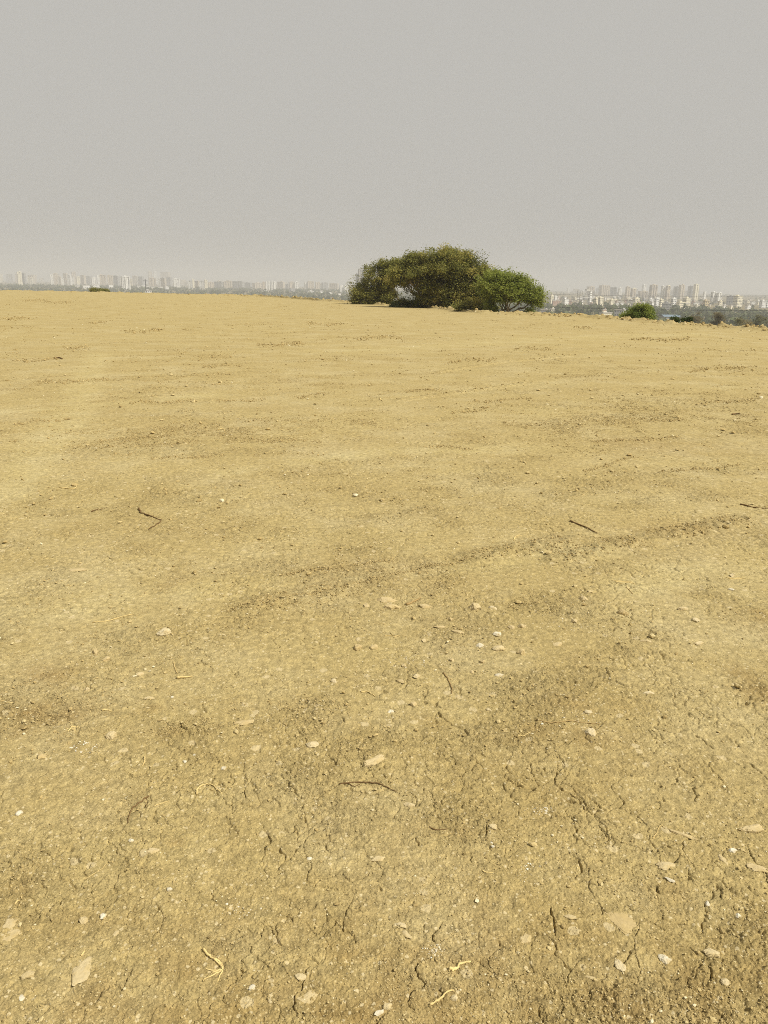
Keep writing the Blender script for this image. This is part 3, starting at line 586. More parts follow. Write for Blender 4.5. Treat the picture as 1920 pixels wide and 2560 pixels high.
STONES = [
 (410, 1585, 36, .87, 'largest whitish grey stone, alone on smooth soil at the left', .7, .6, .3), (191, 1427, 38, .62, 'flat pale tan stone pressed into the soil at far left', .5, .15, 0),
 (280, 1839, 26, .72, 'rounded pale grey stone beside a patch of crushed white stone', .85, .7), (266, 1650, 16, .6, 'pale clod next to a notched clod on the left', .8, .6),
 (239, 1631, 18, .55, 'notched upright clod of tan soil on the left', .7, .8), (104, 1892, 18, .5, 'brown stone casting a dark shadow at far left', .8, .7),
 (613, 1807, 50, .55, 'long smooth tan slab nearly flush with the cracked soil', .35, .12, .1), (937, 1905, 66, .66, 'long pale wedge shaped stone above the dark branch', .32, .22, .62),
 (968, 1502, 54, .6, 'broad flat tan slab by the broken stick', .4, .3, -.1), (979, 1519, 42, .58, 'flat tan slab just below the broad one by the stick', .5, .3, 0),
 (916, 1514, 24, .6, 'pale flat stone left of the two tan slabs', .5, .3), (1062, 1516, 32, .62, 'pale chunky stone right of the broken stick', .55, .4, 0),
 (1186, 1520, 30, .66, 'tall pale lump of stone in the stony patch', .8, .9), (1232, 1520, 24, .85, 'narrow whitish stone right of the tall pale lump', .45, .35, -.4),
 (1145, 1583, 30, .62, 'slanting flat stone in the middle of the stony patch', .4, .25, -.5), (1099, 1569, 28, .6, 'flat oval tan stone left of the slanting stone', .45, .2, 0),
 (1242, 1587, 18, .92, 'bright white stone at the right of the stony patch', .75, .6), (1199, 1612, 18, .9, 'pale blue grey stone in the stony patch', .9, .6),
 (1245, 1622, 30, .74, 'broad pale stone below the bright white stone', .7, .45), (896, 1601, 20, .66, 'small flat pale stone above the two shadowed clods', .5, .3),
 (935, 1621, 20, .55, 'right one of two clods with deep shadow at their left', .7, .7), (893, 1622, 22, .5, 'left one of two clods with deep shadow at their left', .7, .8),
 (1248, 1689, 24, .9, 'whitish flat stone below the stony patch', .5, .35, -.1), (1041, 1691, 22, .76, 'pale cracked stone in the middle of the field', .7, .4),
 (1001, 1705, 22, .6, 'dull tan stone leaning against crumbs mid field', .6, .35, -.6), (835, 1705, 14, .85, 'small upright white stone on smooth soil', .7, .9),
 (978, 1780, 14, .95, 'single bright pebble on smooth soil mid field', .9, .7), (1033, 1763, 15, .6, 'yellowish lump at the edge of a brown stained patch', .9, .9),
 (1222, 1772, 15, .8, 'small pale flat stone beside the brown stain', .6, .4), (781, 1865, 24, .82, 'pale grey rounded stone above the longest crack', .85, .45),
 (1459, 1499, 24, .62, 'pale stone with a shadowed underside on the smooth right half', .6, .6), (1558, 1534, 24, .5, 'brownish boulder like stone on the right half', .7, .7, -.4),
 (1708, 1525, 22, .74, 'pale oval stone standing alone on the right', .5, .5, 0), (1739, 1552, 18, .82, 'whitish broken stone near the dark clods at right', .8, .5),
 (1436, 1554, 14, .66, TANP, .8, .7), (1475, 1479, 12, .7, TANP, .6, .4), (1616, 1604, 26, .7, 'thin pale sliver of stone on the right half', .3, .3, -.3), (1471, 1782, 15, .86, 'round whitish stone at the edge of the brown stained soil', .9, .6),
 (1477, 1833, 30, .84, 'rough pale grey stone below the wavy root', .75, .5), (1303, 1633, 20, .55, 'tan clod with dark shadow left of the pale cluster', .8, .7), (1396, 1612, 26, .66, 'pair like split tan stone in the cluster', .55, .4),
 (1830, 1440, 13, .8, 'pale stone resting beside the yellow straw stalks', .6, .6), (1828, 1474, 12, .97, 'bright white pebble below the yellow stalks at right', .6, .5), (1621, 1734, 26, .86, 'row of white chips fused into one stone', .35, .35, .1), (1749, 1608, 24, .76, 'pale flat stone beside a deep dark hole at right', .5, .3),
 (25, 2313, 36, .66, 'large pale flat stone at the left border', .7, .25), (29, 2338, 42, .6, 'greyish slab below the pale stone at the left border', .6, .15, .6), (48, 2034, 13, 1., PEB, .8, .7), (210, 2302, 18, .64, 'round tan stone in the lower left soil', .95, .5),
 (258, 2292, 13, .98, 'sharp white chip beside a dark hole in the lower left', .8, .7), (73, 2442, 27, .6, 'blunt tan stone in the lower left corner area', .55, .5, .4), (424, 2227, 10, .95, PEB, .9, .7), (328, 2106, 10, .96, PEB, .9, .7),
 (382, 2130, 28, .68, 'flat pale lumpy stone below the Y shaped dark twig', .5, .3, .3), (631, 2471, 15, .95, 'white stone near the bottom right of the dry root clump', .7, .5), (54, 2496, 14, .97, 'white chalky chip at the lower left border', .7, .4), (208, 2427, 52, .72, 'broad pale mineral slab flush with the soil at lower left', .7, .08),
 (291, 2334, 13, .66, TANP, .7, .6), (463, 1907, 11, .97, PEB, .7, .6), (486, 1890, 10, .96, PEB, .8, .7), (559, 1924, 12, .9, 'flat cream pebble right of two white pebbles', .9, .5), (430, 1745, 7, .97, PEB, .8, .7), (218, 1722, 12, .72, TANP, .8, .8), (349, 1687, 18, .72, TANP, .6, .5), (374, 1749, 18, .7, TANP, .5, .4, .1),
 (1026, 2013, 30, .76, 'oblong pale stone with a pointed left corner', .4, .35, -.2), (1228, 2108, 9, 1., 'upper one of two bright white chips stacked in line', .8, .7), (1232, 2120, 9, .98, 'lower one of two bright white chips stacked in line', .8, .7), (1003, 2315, 22, .78, 'pale speckled stone at the head of a curved pair', .6, .3, -.5),
 (1016, 2340, 26, .66, 'long tan stone at the tail of a curved pair', .5, .25, -1.0), (752, 2444, 24, .76, 'pinkish pale stone in the lower middle', .7, .35), (773, 2494, 42, .66, 'large tan slab with straw at its right in the lower middle', .6, .15, .5), (947, 2537, 22, .95, 'pointed white stone at the bottom border', .45, .4, .5),
 (970, 2521, 22, .72, 'smooth oval grey brown stone above the bottom border', .7, .4, .8), (1136, 2501, 16, .8, 'cream oval stone right of the leaning straw', .85, .6), (1232, 2070, 20, .72, 'pinkish grey stone beside a branching crack', .8, .5), (773, 2147, 9, .99, PEB, .9, .7), (945, 2149, 34, .7, 'pale crumbling stone in the middle of the near soil', .45, .3, .2),
 (1832, 2127, 18, 1., 'brightest white stone at the right border', .55, .5), (1768, 2261, 15, .98, 'white chip beside the thick forked crack', .5, .5), (1812, 2461, 15, .8, 'egg shaped cream stone with a shadow at its left', .8, .9), (1780, 2388, 30, .74, 'pale triangular stone on the lower right', .6, .35, -.3), (1845, 2292, 12, .97, 'round white pebble right of the forked crack', .8, .7),
 (1550, 2419, 26, .84, 'whitish stone at the end of a curved crack', .7, .4), (1662, 2400, 22, .9, 'speckled white stone with a yellow base', .9, .5), (1479, 2448, 30, .62, 'slanted yellowish slab near the bottom right', .3, .2, -.4), (1553, 2302, 60, .45, 'largest flat slab of pale soil crust on the right', .7, .08), (1425, 2296, 30, .66, 'flat pale stone left of the largest slab', .35, .2, -.2),
 (1880, 2074, 54, .64, 'big pale slab with a dark rim at the right border', .4, .3, .25), (1700, 2085, 48, .6, 'long low slab slanting down to the right', .22, .2, -.55), (1666, 2163, 44, .68, 'broad pale slab above the white chips', .38, .2, -.1), (1675, 2203, 18, .94, 'chalk white flat stone on dark crumbs', .4, .3), (1808, 2149, 34, .64, 'dull flat slab below the brightest white stone', .35, .2), (1893, 2172, 44, .6, 'tan slab cut by the right border', .45, .25, -.3),
 (1307, 2394, 14, .85, TANP, .9, .6), (1315, 2350, 24, .62, 'pinkish flat stone left of a long crack', .8, .25), (1130, 1650, 12, .6, CLOD, .8, .8), (1010, 1665, 12, .62, CLOD, .8, .8), (1205, 1655, 13, .55, CLOD, .8, .8), (1180, 1680, 12, .6, CLOD, .8, .8), (1278, 1568, 18, .62, CLOD, .7, .7), (1305, 1566, 17, .66, CLOD, .7, .7), (1060, 1600, 14, .66, CLOD, .7, .6), (1125, 1548, 16, .5, CLOD, .8, .9),
]
for s in STONES:
    u, v, w, t, lab = s[:5]; rt_ = s[5] if len(s) > 5 else .7; hg = s[6] if len(s) > 6 else .5; rz = s[7] if len(s) > 7 else None
    grp = {PEB: 'small white pebbles on the field', TANP: 'small tan stones in the soil', CLOD: 'clods in the stony patch'}.get(lab)
    nm = 'clod' if 'clod' in lab and 'stone' not in lab.split('clod')[0] else 'pebble' if 'pebble' in lab else 'stone'
    stone_at(u, v, w, t, lab, rt_, hg, rz, grp, nm, nm)
# two patches of crushed white stone pressed into the soil
def chips(u, v, ru, rv, n, label, tlo=.8):
    rs = np.random.default_rng(int(u)); uu = u+rs.normal(0, ru/2, n); vv = v+rs.normal(0, rv/2, n)
    P = np.array([on_plane(a_, b_) for a_, b_ in zip(uu, vv)]); zz = np.array([gz(*q) for q in P])
    sz = np.hypot(np.hypot(P[:, 0], P[:, 1]), 1.6)/F*np.clip(np.exp(rs.normal(1.0, .5, n)), 1.5, 8)
    return scatter('crushed_stone', P[:, 0], P[:, 1], zz, sz, rs.uniform(tlo, 1, n), M['stone'], label, 'crushed stone', 0.5, 0.3)
chips(212, 1868, 34, 14, 60, 'patch of crushed white stone in the soil at the left')
chips(1351, 2026, 28, 9, 40, 'streak of bright white chips right of the middle')
chips(1089, 2377, 24, 18, 55, 'blue white patch of crushed stone by a crack in the lower middle')
chips(1315, 2175, 34, 30, 45, 'slanting streak of pale chips in the near soil')
chips(1455, 1795, 60, 26, 40, 'loose pale gravel lying on the brown stain', .6)
chips(1420, 1565, 70, 25, 40, 'cluster of pale tan chips on the right half', .5)
chips(600, 2275, 40, 20, 40, 'faint bluish chips left of the lower middle', .75)
chips(1010, 1655, 60, 20, 45, 'pinkish white chips at the foot of the stony patch', .7)

# ------------------------------------------------------------------ twigs, roots and straw
def twig(lines, wpx, tone, label, name='twig', cat='twig', group=None, lift=0.35, nsub=5):
    mb = MB(); org = None; wpx *= .84; tone = .18+.8*tone
    for li, pl in enumerate(lines):
        pts = []
        for u, v in pl:
            x, y = on_plane(u, v); pts.append((x, y))
        pts = np.array(pts); 
        # smooth the line, then lay it on the soil
        if len(pts) > 2:
            tt = np.linspace(0, len(pts)-1, (len(pts)-1)*nsub+1); i0 = np.minimum(tt.astype(int), len(pts)-2); f = (tt-i0)[:, None]
            pm = np.vstack([2*pts[0]-pts[1], pts, 2*pts[-1]-pts[-2]])
            p0, p1, p2, p3 = pm[i0], pm[i0+1], pm[i0+2], pm[i0+3]
            pts = 0.5*((2*p1)+(-p0+p2)*f+(2*p0-5*p1+4*p2-p3)*f**2+(-p0+3*p1-3*p2+p3)*f**3)
        else:
            tt = np.linspace(0, 1, nsub*2+1)[:, None]; pts = pts[0]*(1-tt)+pts[1]*tt
        wd = wpx*(1 if li == 0 else .6)/F*math.sqrt(pts[0][0]**2+pts[0][1]**2+CAM_H**2)
        ln = np.linalg.norm(pts[-1]-pts[0])
        rs = np.random.default_rng(int(pl[0][0]*3+li)); pts = pts+rs.normal(0, min(wd*.35, ln*.012), pts.shape)
        zz = np.array([gz(*q) for q in pts]); zs = np.maximum(zz, np.convolve(np.pad(zz, 2, 'edge'), np.ones(5)/5, 'valid'))+wd*(lift+.1)
        if org is None: org = np.array((pts[0][0], pts[0][1], zz[0]))
        P3 = np.column_stack([pts, zs])-org
        rad = wd*0.5*np.linspace(1.05, .55, len(pts))*(1+.15*rs.normal(size=len(pts)))
        mb.tube(P3, np.maximum(rad, wd*.2), 6, tone)
    return tag(mb.build(name, M['twig'], None, True, tuple(org)), label, cat, group)
twig([[(848, 1959), (895, 1957), (941, 1959), (965, 1968), (993, 1982)], [(870, 1960), (885, 1966), (900, 1962)]], 4.2, .05, 'dark bent branch lying below the pale wedge stone')
twig([[(372, 1993), (350, 2010), (328, 2029), (322, 2045), (318, 2058)], [(365, 1998), (368, 2010), (365, 2022)]], 4, .12, 'dark Y shaped twig on the near left soil')
twig([[(347, 1274), (352, 1283), (375, 1291), (401, 1303), (392, 1312), (373, 1324)]], 4, .06, 'dark S shaped twig on the left of the mid field')
twig([[(1424, 1304), (1455, 1316), (1496, 1333)]], 4.5, .08, 'straight dark stick lying above the ruts at right')
twig([[(1850, 1261), (1885, 1267), (1922, 1271)]], 4, .1, 'long dark stick reaching the right border')
twig([[(228, 1281), (240, 1277), (247, 1272)], [(238, 1279), (255, 1274), (268, 1270)]], 3, .1, 'small forked dark twig left of the S shaped twig')
twig([[(1109, 1683), (1124, 1705), (1129, 1720), (1130, 1734)]], 4, .5, 'brown hooked root below the stony patch', 'root', 'root')
twig([[(1016, 1513), (1035, 1504), (1051, 1496)]], 7, .55, 'thick broken tan stick among the flat slabs', 'stick', 'stick')
twig([[(903, 1732), (918, 1730), (930, 1738), (938, 1742)]], 4, .9, 'pale knobbly root lying mid field', 'root', 'root')
twig([[(1342, 1799), (1365, 1806), (1400, 1807), (1427, 1803), (1460, 1808), (1500, 1811)]], 3.4, .6, 'long wavy root across the brown stained soil', 'root', 'root')
twig([[(492, 1988), (496, 1975), (513, 1965), (535, 1970), (555, 1986)]], 4.5, .9, 'pale arched root on the left near soil', 'root', 'root')
twig([[(507, 2375), (520, 2390), (540, 2406), (552, 2415), (557, 2425)], [(535, 2402), (550, 2405), (556, 2420)], [(545, 2408), (553, 2418), (556, 2430)], [(556, 2425), (535, 2427), (512, 2424)], [(556, 2426), (540, 2435), (520, 2448), (508, 2457)],
      [(557, 2428), (550, 2440), (543, 2456)], [(556, 2424), (545, 2428), (530, 2433)], [(540, 2400), (552, 2406), (560, 2422)]], 6.5, 1.0, 'dry pale root clump with spreading fibres', 'root_clump', 'root')
twig([[(1122, 2427), (1140, 2425), (1152, 2415), (1176, 2410)], [(1130, 2432), (1138, 2424), (1148, 2418)]], 8, 1.0, 'pale forked stick on the lower right of the middle', 'stick', 'stick')
twig([[(1074, 2519), (1100, 2503), (1128, 2484), (1134, 2485)]], 6, .92, 'long leaning straw stalk near the bottom border', 'straw', 'straw')
twig([[(203, 2393), (213, 2382)]], 5, .95, 'short straw stub on the lower left soil', 'straw', 'straw')
twig([[(37, 2260), (48, 2248), (58, 2236)], [(46, 2262), (50, 2256)]], 4.5, .85, 'split straw stalk at the left border', 'straw', 'straw')
twig([[(386, 2018), (405, 2010), (423, 2005)]], 3, .9, 'thin straw right of the Y shaped twig', 'straw', 'straw')
twig([[(210, 2197), (245, 2180), (271, 2157)]], 2.6, .85, 'long thin straw across the left near soil', 'straw', 'straw')
twig([[(1206, 2178), (1215, 2183), (1233, 2183)]], 3.5, .95, 'short yellow straw on the right of the middle', 'straw', 'straw')
twig([[(1074, 2068), (1085, 2074), (1102, 2077), (1118, 2075)]], 3.4, .1, 'thin dark curved twig beside cracked clods')
twig([[(232, 1556), (275, 1552), (300, 1544), (336, 1537)]], 3, .95, 'long pale stalk lying on smooth soil at left', 'straw', 'straw')
twig([[(435, 1658), (436, 1670), (443, 1686)]], 3.4, .8, 'short hooked yellow root at left of centre', 'root', 'root')
twig([[(442, 1697), (460, 1697), (482, 1695)]], 6, .95, 'pale chunky stick below the hooked root', 'stick', 'stick')
twig([[(255, 1776), (268, 1776), (280, 1779)]], 4, 1., 'short yellow stalk on dark stained soil', 'straw', 'straw')
twig([[(362, 1893), (361, 1903), (356, 1915)]], 4.2, .9, 'curved yellow root above the Y shaped twig', 'root', 'root')
twig([[(170, 1828), (185, 1817), (200, 1822)], [(175, 1806), (183, 1817), (190, 1826)], [(165, 1822), (180, 1824), (196, 1816)]], 3, 1., 'tuft of yellow straw near the crushed white stone', 'straw_tuft', 'straw')
twig([[(1538, 1455), (1565, 1456), (1588, 1458)], [(1530, 1451), (1560, 1453), (1585, 1454)], [(1550, 1459), (1570, 1457), (1592, 1460)]], 2.6, 1., 'bundle of yellow straw on pale soil at right', 'straw_bundle', 'straw')
twig([[(1822, 1447), (1845, 1447), (1862, 1446)], [(1815, 1444), (1835, 1446), (1855, 1443)]], 2.6, 1., 'pair of yellow straw stalks at the right', 'straw', 'straw')
twig([[(1566, 1468), (1575, 1477), (1583, 1485)]], 2.5, .6, 'thin brown straw below the yellow bundle', 'straw', 'straw')
twig([[(1294, 1843), (1311, 1838), (1326, 1829)]], 3, .95, 'thin pale straw left of the wavy root', 'straw', 'straw')
twig([[(962, 1590), (980, 1589), (992, 1591)], [(975, 1582), (984, 1589), (1000, 1592)], [(985, 1594), (1002, 1588), (1020, 1594)]], 3, .9, 'loose cross of yellow stalks in the stony patch', 'straw_tuft', 'straw')
twig([[(1284, 1350), (1290, 1340), (1304, 1338)], [(1284, 1346), (1295, 1341), (1300, 1336)]], 2.6, 1., 'small forked straw above the left rut', 'straw', 'straw')
twig([[(1632, 2096), (1640, 2085), (1652, 2066), (1662, 2074)]], 3, .8, 'thin bent straw right of centre near the slabs', 'straw', 'straw')
twig([[(150, 1219), (185, 1222), (193, 1212)]], 3, .95, 'small bent straw at the left of the mid field', 'straw', 'straw')
twig([[(545, 1078), (556, 1076), (562, 1080)]], 3.5, .95, 'short bright straw at the middle of the far field', 'straw', 'straw')
twig([[(948, 998), (953, 1002), (958, 1005)]], 3, 1., 'tiny bright stalk far out on the field', 'straw', 'straw')
twig([[(135, 898), (147, 897), (156, 900)]], 5, .05, 'short dark twig lying far out at the left', 'twig', 'twig')
twig([[(1830, 1036), (1840, 1035), (1850, 1037)]], 4, .05, 'short dark twig far out at the right', 'twig', 'twig')

# ------------------------------------------------------------------ trees
def leaves(clusters, per, size, rng, spread, tone_fn, droop=0.0, up=0.6):
    """leaf quads gathered round cluster centres"""
    n = len(clusters)*per
    c = np.repeat(clusters, per, axis=0)
    off = rng.normal(size=(n, 3))*np.repeat(spread, per)[:, None]; off[:, 2] *= 0.75
    pos = c+off
    nrm = rng.normal(size=(n, 3)); nrm[:, 2] = np.abs(nrm[:, 2])+up; nrm /= np.linalg.norm(nrm, axis=1)[:, None]
    tv = rng.normal(size=(n, 3)); tv -= nrm*(tv*nrm).sum(1)[:, None]; tv /= np.linalg.norm(tv, axis=1)[:, None]; bv = np.cross(nrm, tv)
    L = size*(0.6+0.8*rng.random(n))[:, None]; W = L*0.45
    V = np.stack([pos-tv*L, pos+bv*W, pos+tv*L, pos-bv*W], 1)
    V[:, :, 2] -= droop*np.abs(off[:, 2:3])
    tn = np.clip(tone_fn(np.repeat(np.arange(len(clusters)), per))+rng.normal(0, .14, n), 0, 1)
    return V.reshape(-1, 3), np.arange(n*4).reshape(-1, 4), np.repeat(tn, 4)
def crown_clusters(ells, rng, dens, holes=()):
    out, bt = [], []
    for (c, rx, ry, rz) in ells:
        nb = max(5, int(dens*(rx*rz+rx*ry+ry*rz)/3/7)); d = rng.normal(size=(nb, 3)); d /= np.linalg.norm(d, axis=1)[:, None]
        rad = np.where(rng.random(nb) < .75, 0.70+0.25*rng.random(nb), rng.random(nb)**.5*0.72)
        bough = np.array(c)+d*np.array((rx, ry, rz))*rad[:, None]
        k = rng.integers(4, 10, nb); sg = np.minimum(0.33, 0.28*min(rx, rz))*rng.uniform(.6, 1.3, nb)
        q = np.repeat(bough, k, axis=0)+rng.normal(size=(k.sum(), 3))*np.repeat(sg, k)[:, None]*np.array((1.15, 1.15, .6))
        out.append(q); bt.append(np.repeat(rng.normal(0, .13, nb), k))
    out = np.vstack(out); bt = np.concatenate(bt)
    for (c, rx, ry, rz) in holes:
        q = (out-np.array(c))/np.array((rx, ry, rz)); kk = (q*q).sum(1) > 1; out = out[kk]; bt = bt[kk]
    return out, bt
def ell_px(u, v, ru, rv, D, depth=0.8, dd=0.0):
    p = at_dist(u, v, D+dd); k = (D+dd)/F*math.hypot(*ray(u, v))/math.hypot(*ray(u, v)[:2])*1.0
    return (p, ru*k, ru*k*depth, rv*k)
def limb(mb, a, b, r0, r1, rng, wig=0.08, n=7, sag=0.0):
    t = np.linspace(0, 1, n)[:, None]; a = np.array(a); b = np.array(b); L = np.linalg.norm(b-a)
    P = a*(1-t)+b*t+rng.normal(size=(n, 3))*L*wig*np.sin(np.pi*t)
    P[:, 2] += (L*0.12)*np.sin(np.pi*t[:, 0])-sag*np.sin(np.pi*t[:, 0])
    mb.tube(P, np.linspace(r0, r1, n), 6, 0.3+0.5*rng.random()); return P
def tree(name, label, base, ells, holes, seed, dens, per, size, spread, leafmat, stems, cat='tree', pale=None, tone0=.42, tvar=.2, depth_bias=0.0, rad=0.13, stemspread=.5, nsec=26):
    rng = np.random.default_rng(seed)
    base = np.array(base); root = empty(name, tuple(base))
    cl, bt = crown_clusters(ells, rng, dens, holes)
    zlo = base[2]-0.1; kk = cl[:, 2] > zlo; cl = cl[kk]; bt = bt[kk]
    mb = MB()
    hubs = []
    for k in range(stems):
        tgt = cl[rng.integers(len(cl))]
        b0 = base+np.array((rng.normal()*stemspread, rng.normal()*stemspread*.6, -0.35))
        hub = b0*0.45+tgt*0.55; hub[2] = base[2]+(tgt[2]-base[2])*0.55
        P = limb(mb, b0-base, hub-base, rad*(0.7+.5*rng.random()), rad*.55, rng, .06); hubs.append(hub)
        limb(mb, hub-base, tgt-base, rad*.55, .02, rng, .07)
    for k in range(nsec):
        tgt = cl[rng.integers(len(cl))]; h = hubs[int(np.argmin([np.linalg.norm(q-tgt) for q in hubs]))]
        limb(mb, h-base, tgt-base, rad*.35, .012, rng, .09)
    mb.build('trunk', M['bark'], root, True)
    pn = fbm(cl[:, 0]/1.1+seed, cl[:, 2]/0.8, 3, seed)
    tone = tone0+tvar*pn+bt+rng.normal(0, .07, len(cl))
    sp = spread*(0.6+0.8*rng.random(len(cl)))
    V, Fc, T = leaves(cl-base, per, size, rng, sp, lambda i: tone[i])
    obj('crown', mesh_np('crown', V, Fc, False, {'tone': T}), M[leafmat], root)
    return tag(root, label, cat)
def gbase(u, D, dz=0.0):
    p = at_dist(u, 770, D); return (p[0], p[1], tz(p[0], p[1])+dz)
Dt = edge_r(math.atan2(*ray(960, 765)[:2]))+2.2
tree('tree', 'olive tree with a small rounded crown at the left end of the grove', gbase(985, Dt), [ell_px(958, 687, 42, 34, Dt), ell_px(990, 676, 40, 24, Dt), ell_px(915, 732, 28, 36, Dt), ell_px(955, 730, 34, 34, Dt), ell_px(992, 682, 34, 26, Dt), ell_px(905, 748, 20, 20, Dt), ell_px(935, 752, 40, 20, Dt)],
     [], 201, 140, 54, 0.075, 0.19, 'olive_leaf', 5, tone0=.36, rad=.12, nsec=40)
Dm = edge_r(math.atan2(*ray(1110, 773)[:2]))+3.0
tree('tree', 'largest olive brown tree with a broad domed crown in the middle of the grove', gbase(1085, Dm), [ell_px(1110, 680, 78, 52, Dm), ell_px(1046, 678, 42, 38, Dm), ell_px(1178, 698, 50, 46, Dm), ell_px(1010, 676, 30, 34, Dm), ell_px(1030, 655, 30, 22, Dm), ell_px(1085, 735, 48, 36, Dm), ell_px(1130, 740, 62, 38, Dm), ell_px(1190, 745, 46, 38, Dm),
      ell_px(1125, 652, 50, 26, Dm), ell_px(1052, 655, 24, 18, Dm), ell_px(1215, 692, 20, 16, Dm), ell_px(1212, 728, 32, 42, Dm), ell_px(1010, 722, 30, 36, Dm)], [ell_px(1075, 764, 10, 7, Dm, 3), ell_px(1118, 768, 9, 6, Dm, 3), ell_px(998, 722, 19, 12, Dm, 2.8), ell_px(1020, 740, 18, 10, Dm, 2.8), ell_px(1026, 714, 12, 12, Dm, 2.8), ell_px(994, 743, 13, 7, Dm, 2.8)], 202, 150, 56, 0.080, 0.20, 'olive_leaf', 8, tone0=.40, tvar=.24, rad=.17, nsec=90, stemspread=.9)
Dg = edge_r(math.atan2(*ray(1280, 785)[:2]))+2.2
tree('tree', 'bright green tree with many thin stems at the right end of the grove', gbase(1262, Dg), [ell_px(1258, 712, 54, 30, Dg), ell_px(1345, 758, 18, 20, Dg), ell_px(1306, 730, 40, 28, Dg), ell_px(1236, 722, 34, 34, Dg), ell_px(1334, 752, 18, 24, Dg), ell_px(1322, 769, 20, 14, Dg), ell_px(1270, 732, 52, 20, Dg), ell_px(1232, 760, 22, 22, Dg)],
     [ell_px(1284, 770, 38, 19, Dg, 1.6)], 203, 160, 52, 0.070, 0.17, 'green_leaf', 16, tone0=.5, tvar=.2, rad=.07, nsec=40, stemspread=.55)
tree('shrub', 'dark low undergrowth in the open gap under the olive trees', gbase(1020, Dm, .0), [ell_px(988, 761, 20, 6, Dm), ell_px(1045, 760, 26, 12, Dm), ell_px(1016, 763, 16, 5, Dm)], [], 204, 230, 26, 0.08, 0.15, 'bush_leaf', 5, 'shrub', tone0=.2, rad=.04, nsec=30, stemspread=1.0)
tree('shrub', 'yellowish brown shrub at the foot between the olive and green trees', gbase(1200, Dg+1), [ell_px(1195, 768, 30, 18, Dg+1), ell_px(1160, 766, 24, 16, Dg+1), ell_px(1225, 772, 16, 14, Dg+1)], [], 205, 220, 26, 0.08, 0.15, 'olive_leaf', 5, 'shrub', tone0=.5, rad=.04, nsec=20)
Db = edge_r(math.atan2(*ray(1598, 800)[:2]))+1.6
tree('bush', 'dense rounded dark green bush on the rim right of the grove', gbase(1598, Db), [ell_px(1598, 785, 31, 19, Db), ell_px(1578, 792, 19, 12, Db), ell_px(1618, 792, 18, 12, Db), ell_px(1604, 774, 18, 12, Db)], [], 206, 330, 40, 0.05, 0.11, 'bush_leaf', 6, 'bush', tone0=.85, rad=.03, nsec=24, stemspread=.3)
Dl = edge_r(math.atan2(*ray(250, 730)[:2]))+1.2
tree('bush', 'low wide olive bush on the rim at the left below white houses', gbase(250, Dl, .3), [ell_px(248, 729, 20, 4, Dl), ell_px(238, 727, 10, 5, Dl), ell_px(262, 729, 10, 3, Dl)], [], 207, 300, 30, 0.09, 0.16, 'olive_leaf', 4, 'bush', tone0=.45, rad=.03, nsec=10)
for i, (u, v, ru, rv, lab) in enumerate([(1687, 799, 8, 6, 'small blackish shrub on the rim beside the blue roofed shed'), (1716, 800, 11, 4, 'low spiky dark plant right of the blackish shrub')]):
    D_ = edge_r(math.atan2(*ray(u, v)[:2]))+1.0
    tree('shrub', lab, gbase(u, D_, .1), [ell_px(u, v, ru, rv, D_)], [], 220+i, 700, 40, 0.05, 0.07, 'bush_leaf', 6, 'shrub', tone0=.12, rad=.02, nsec=12, stemspread=.2)
for i, (u, v, ru, rv, dd, mt, tn, lab) in enumerate([(1872, 798, 20, 14, 160, 'dry_leaf', .9, 'yellowish dry shrub behind the rim near the right border'), (1800, 792, 20, 16, 200, 'dry_leaf', .6, 'grey green shrub behind the rim left of the yellowish shrub'), (1850, 804, 12, 14, 140, 'wood_leaf', .9, 'dull upright shrub just left of the yellowish shrub'),
        (1905, 800, 20, 15, 220, 'wood_leaf', .95, 'dull green shrub cut by the right border'), (1745, 795, 26, 12, 240, 'dry_leaf', .7, 'bare brownish shrub right of the spiky plant')]):
    D_ = edge_r(math.atan2(*ray(u, v)[:2]))+dd; b = gbase(u, D_); top = at_dist(u, v-rv, D_)
    k = D_/F
    el = [((b[0], b[1], (b[2]+top[2])/2+.3), ru*k, ru*k, max((top[2]-b[2])/2, rv*k))]
    tree('shrub', lab, b, el, [], 230+i, 60, 24, 0.13, 0.28, mt, 6, 'shrub', tone0=tn, rad=.06, nsec=24, stemspread=.5)

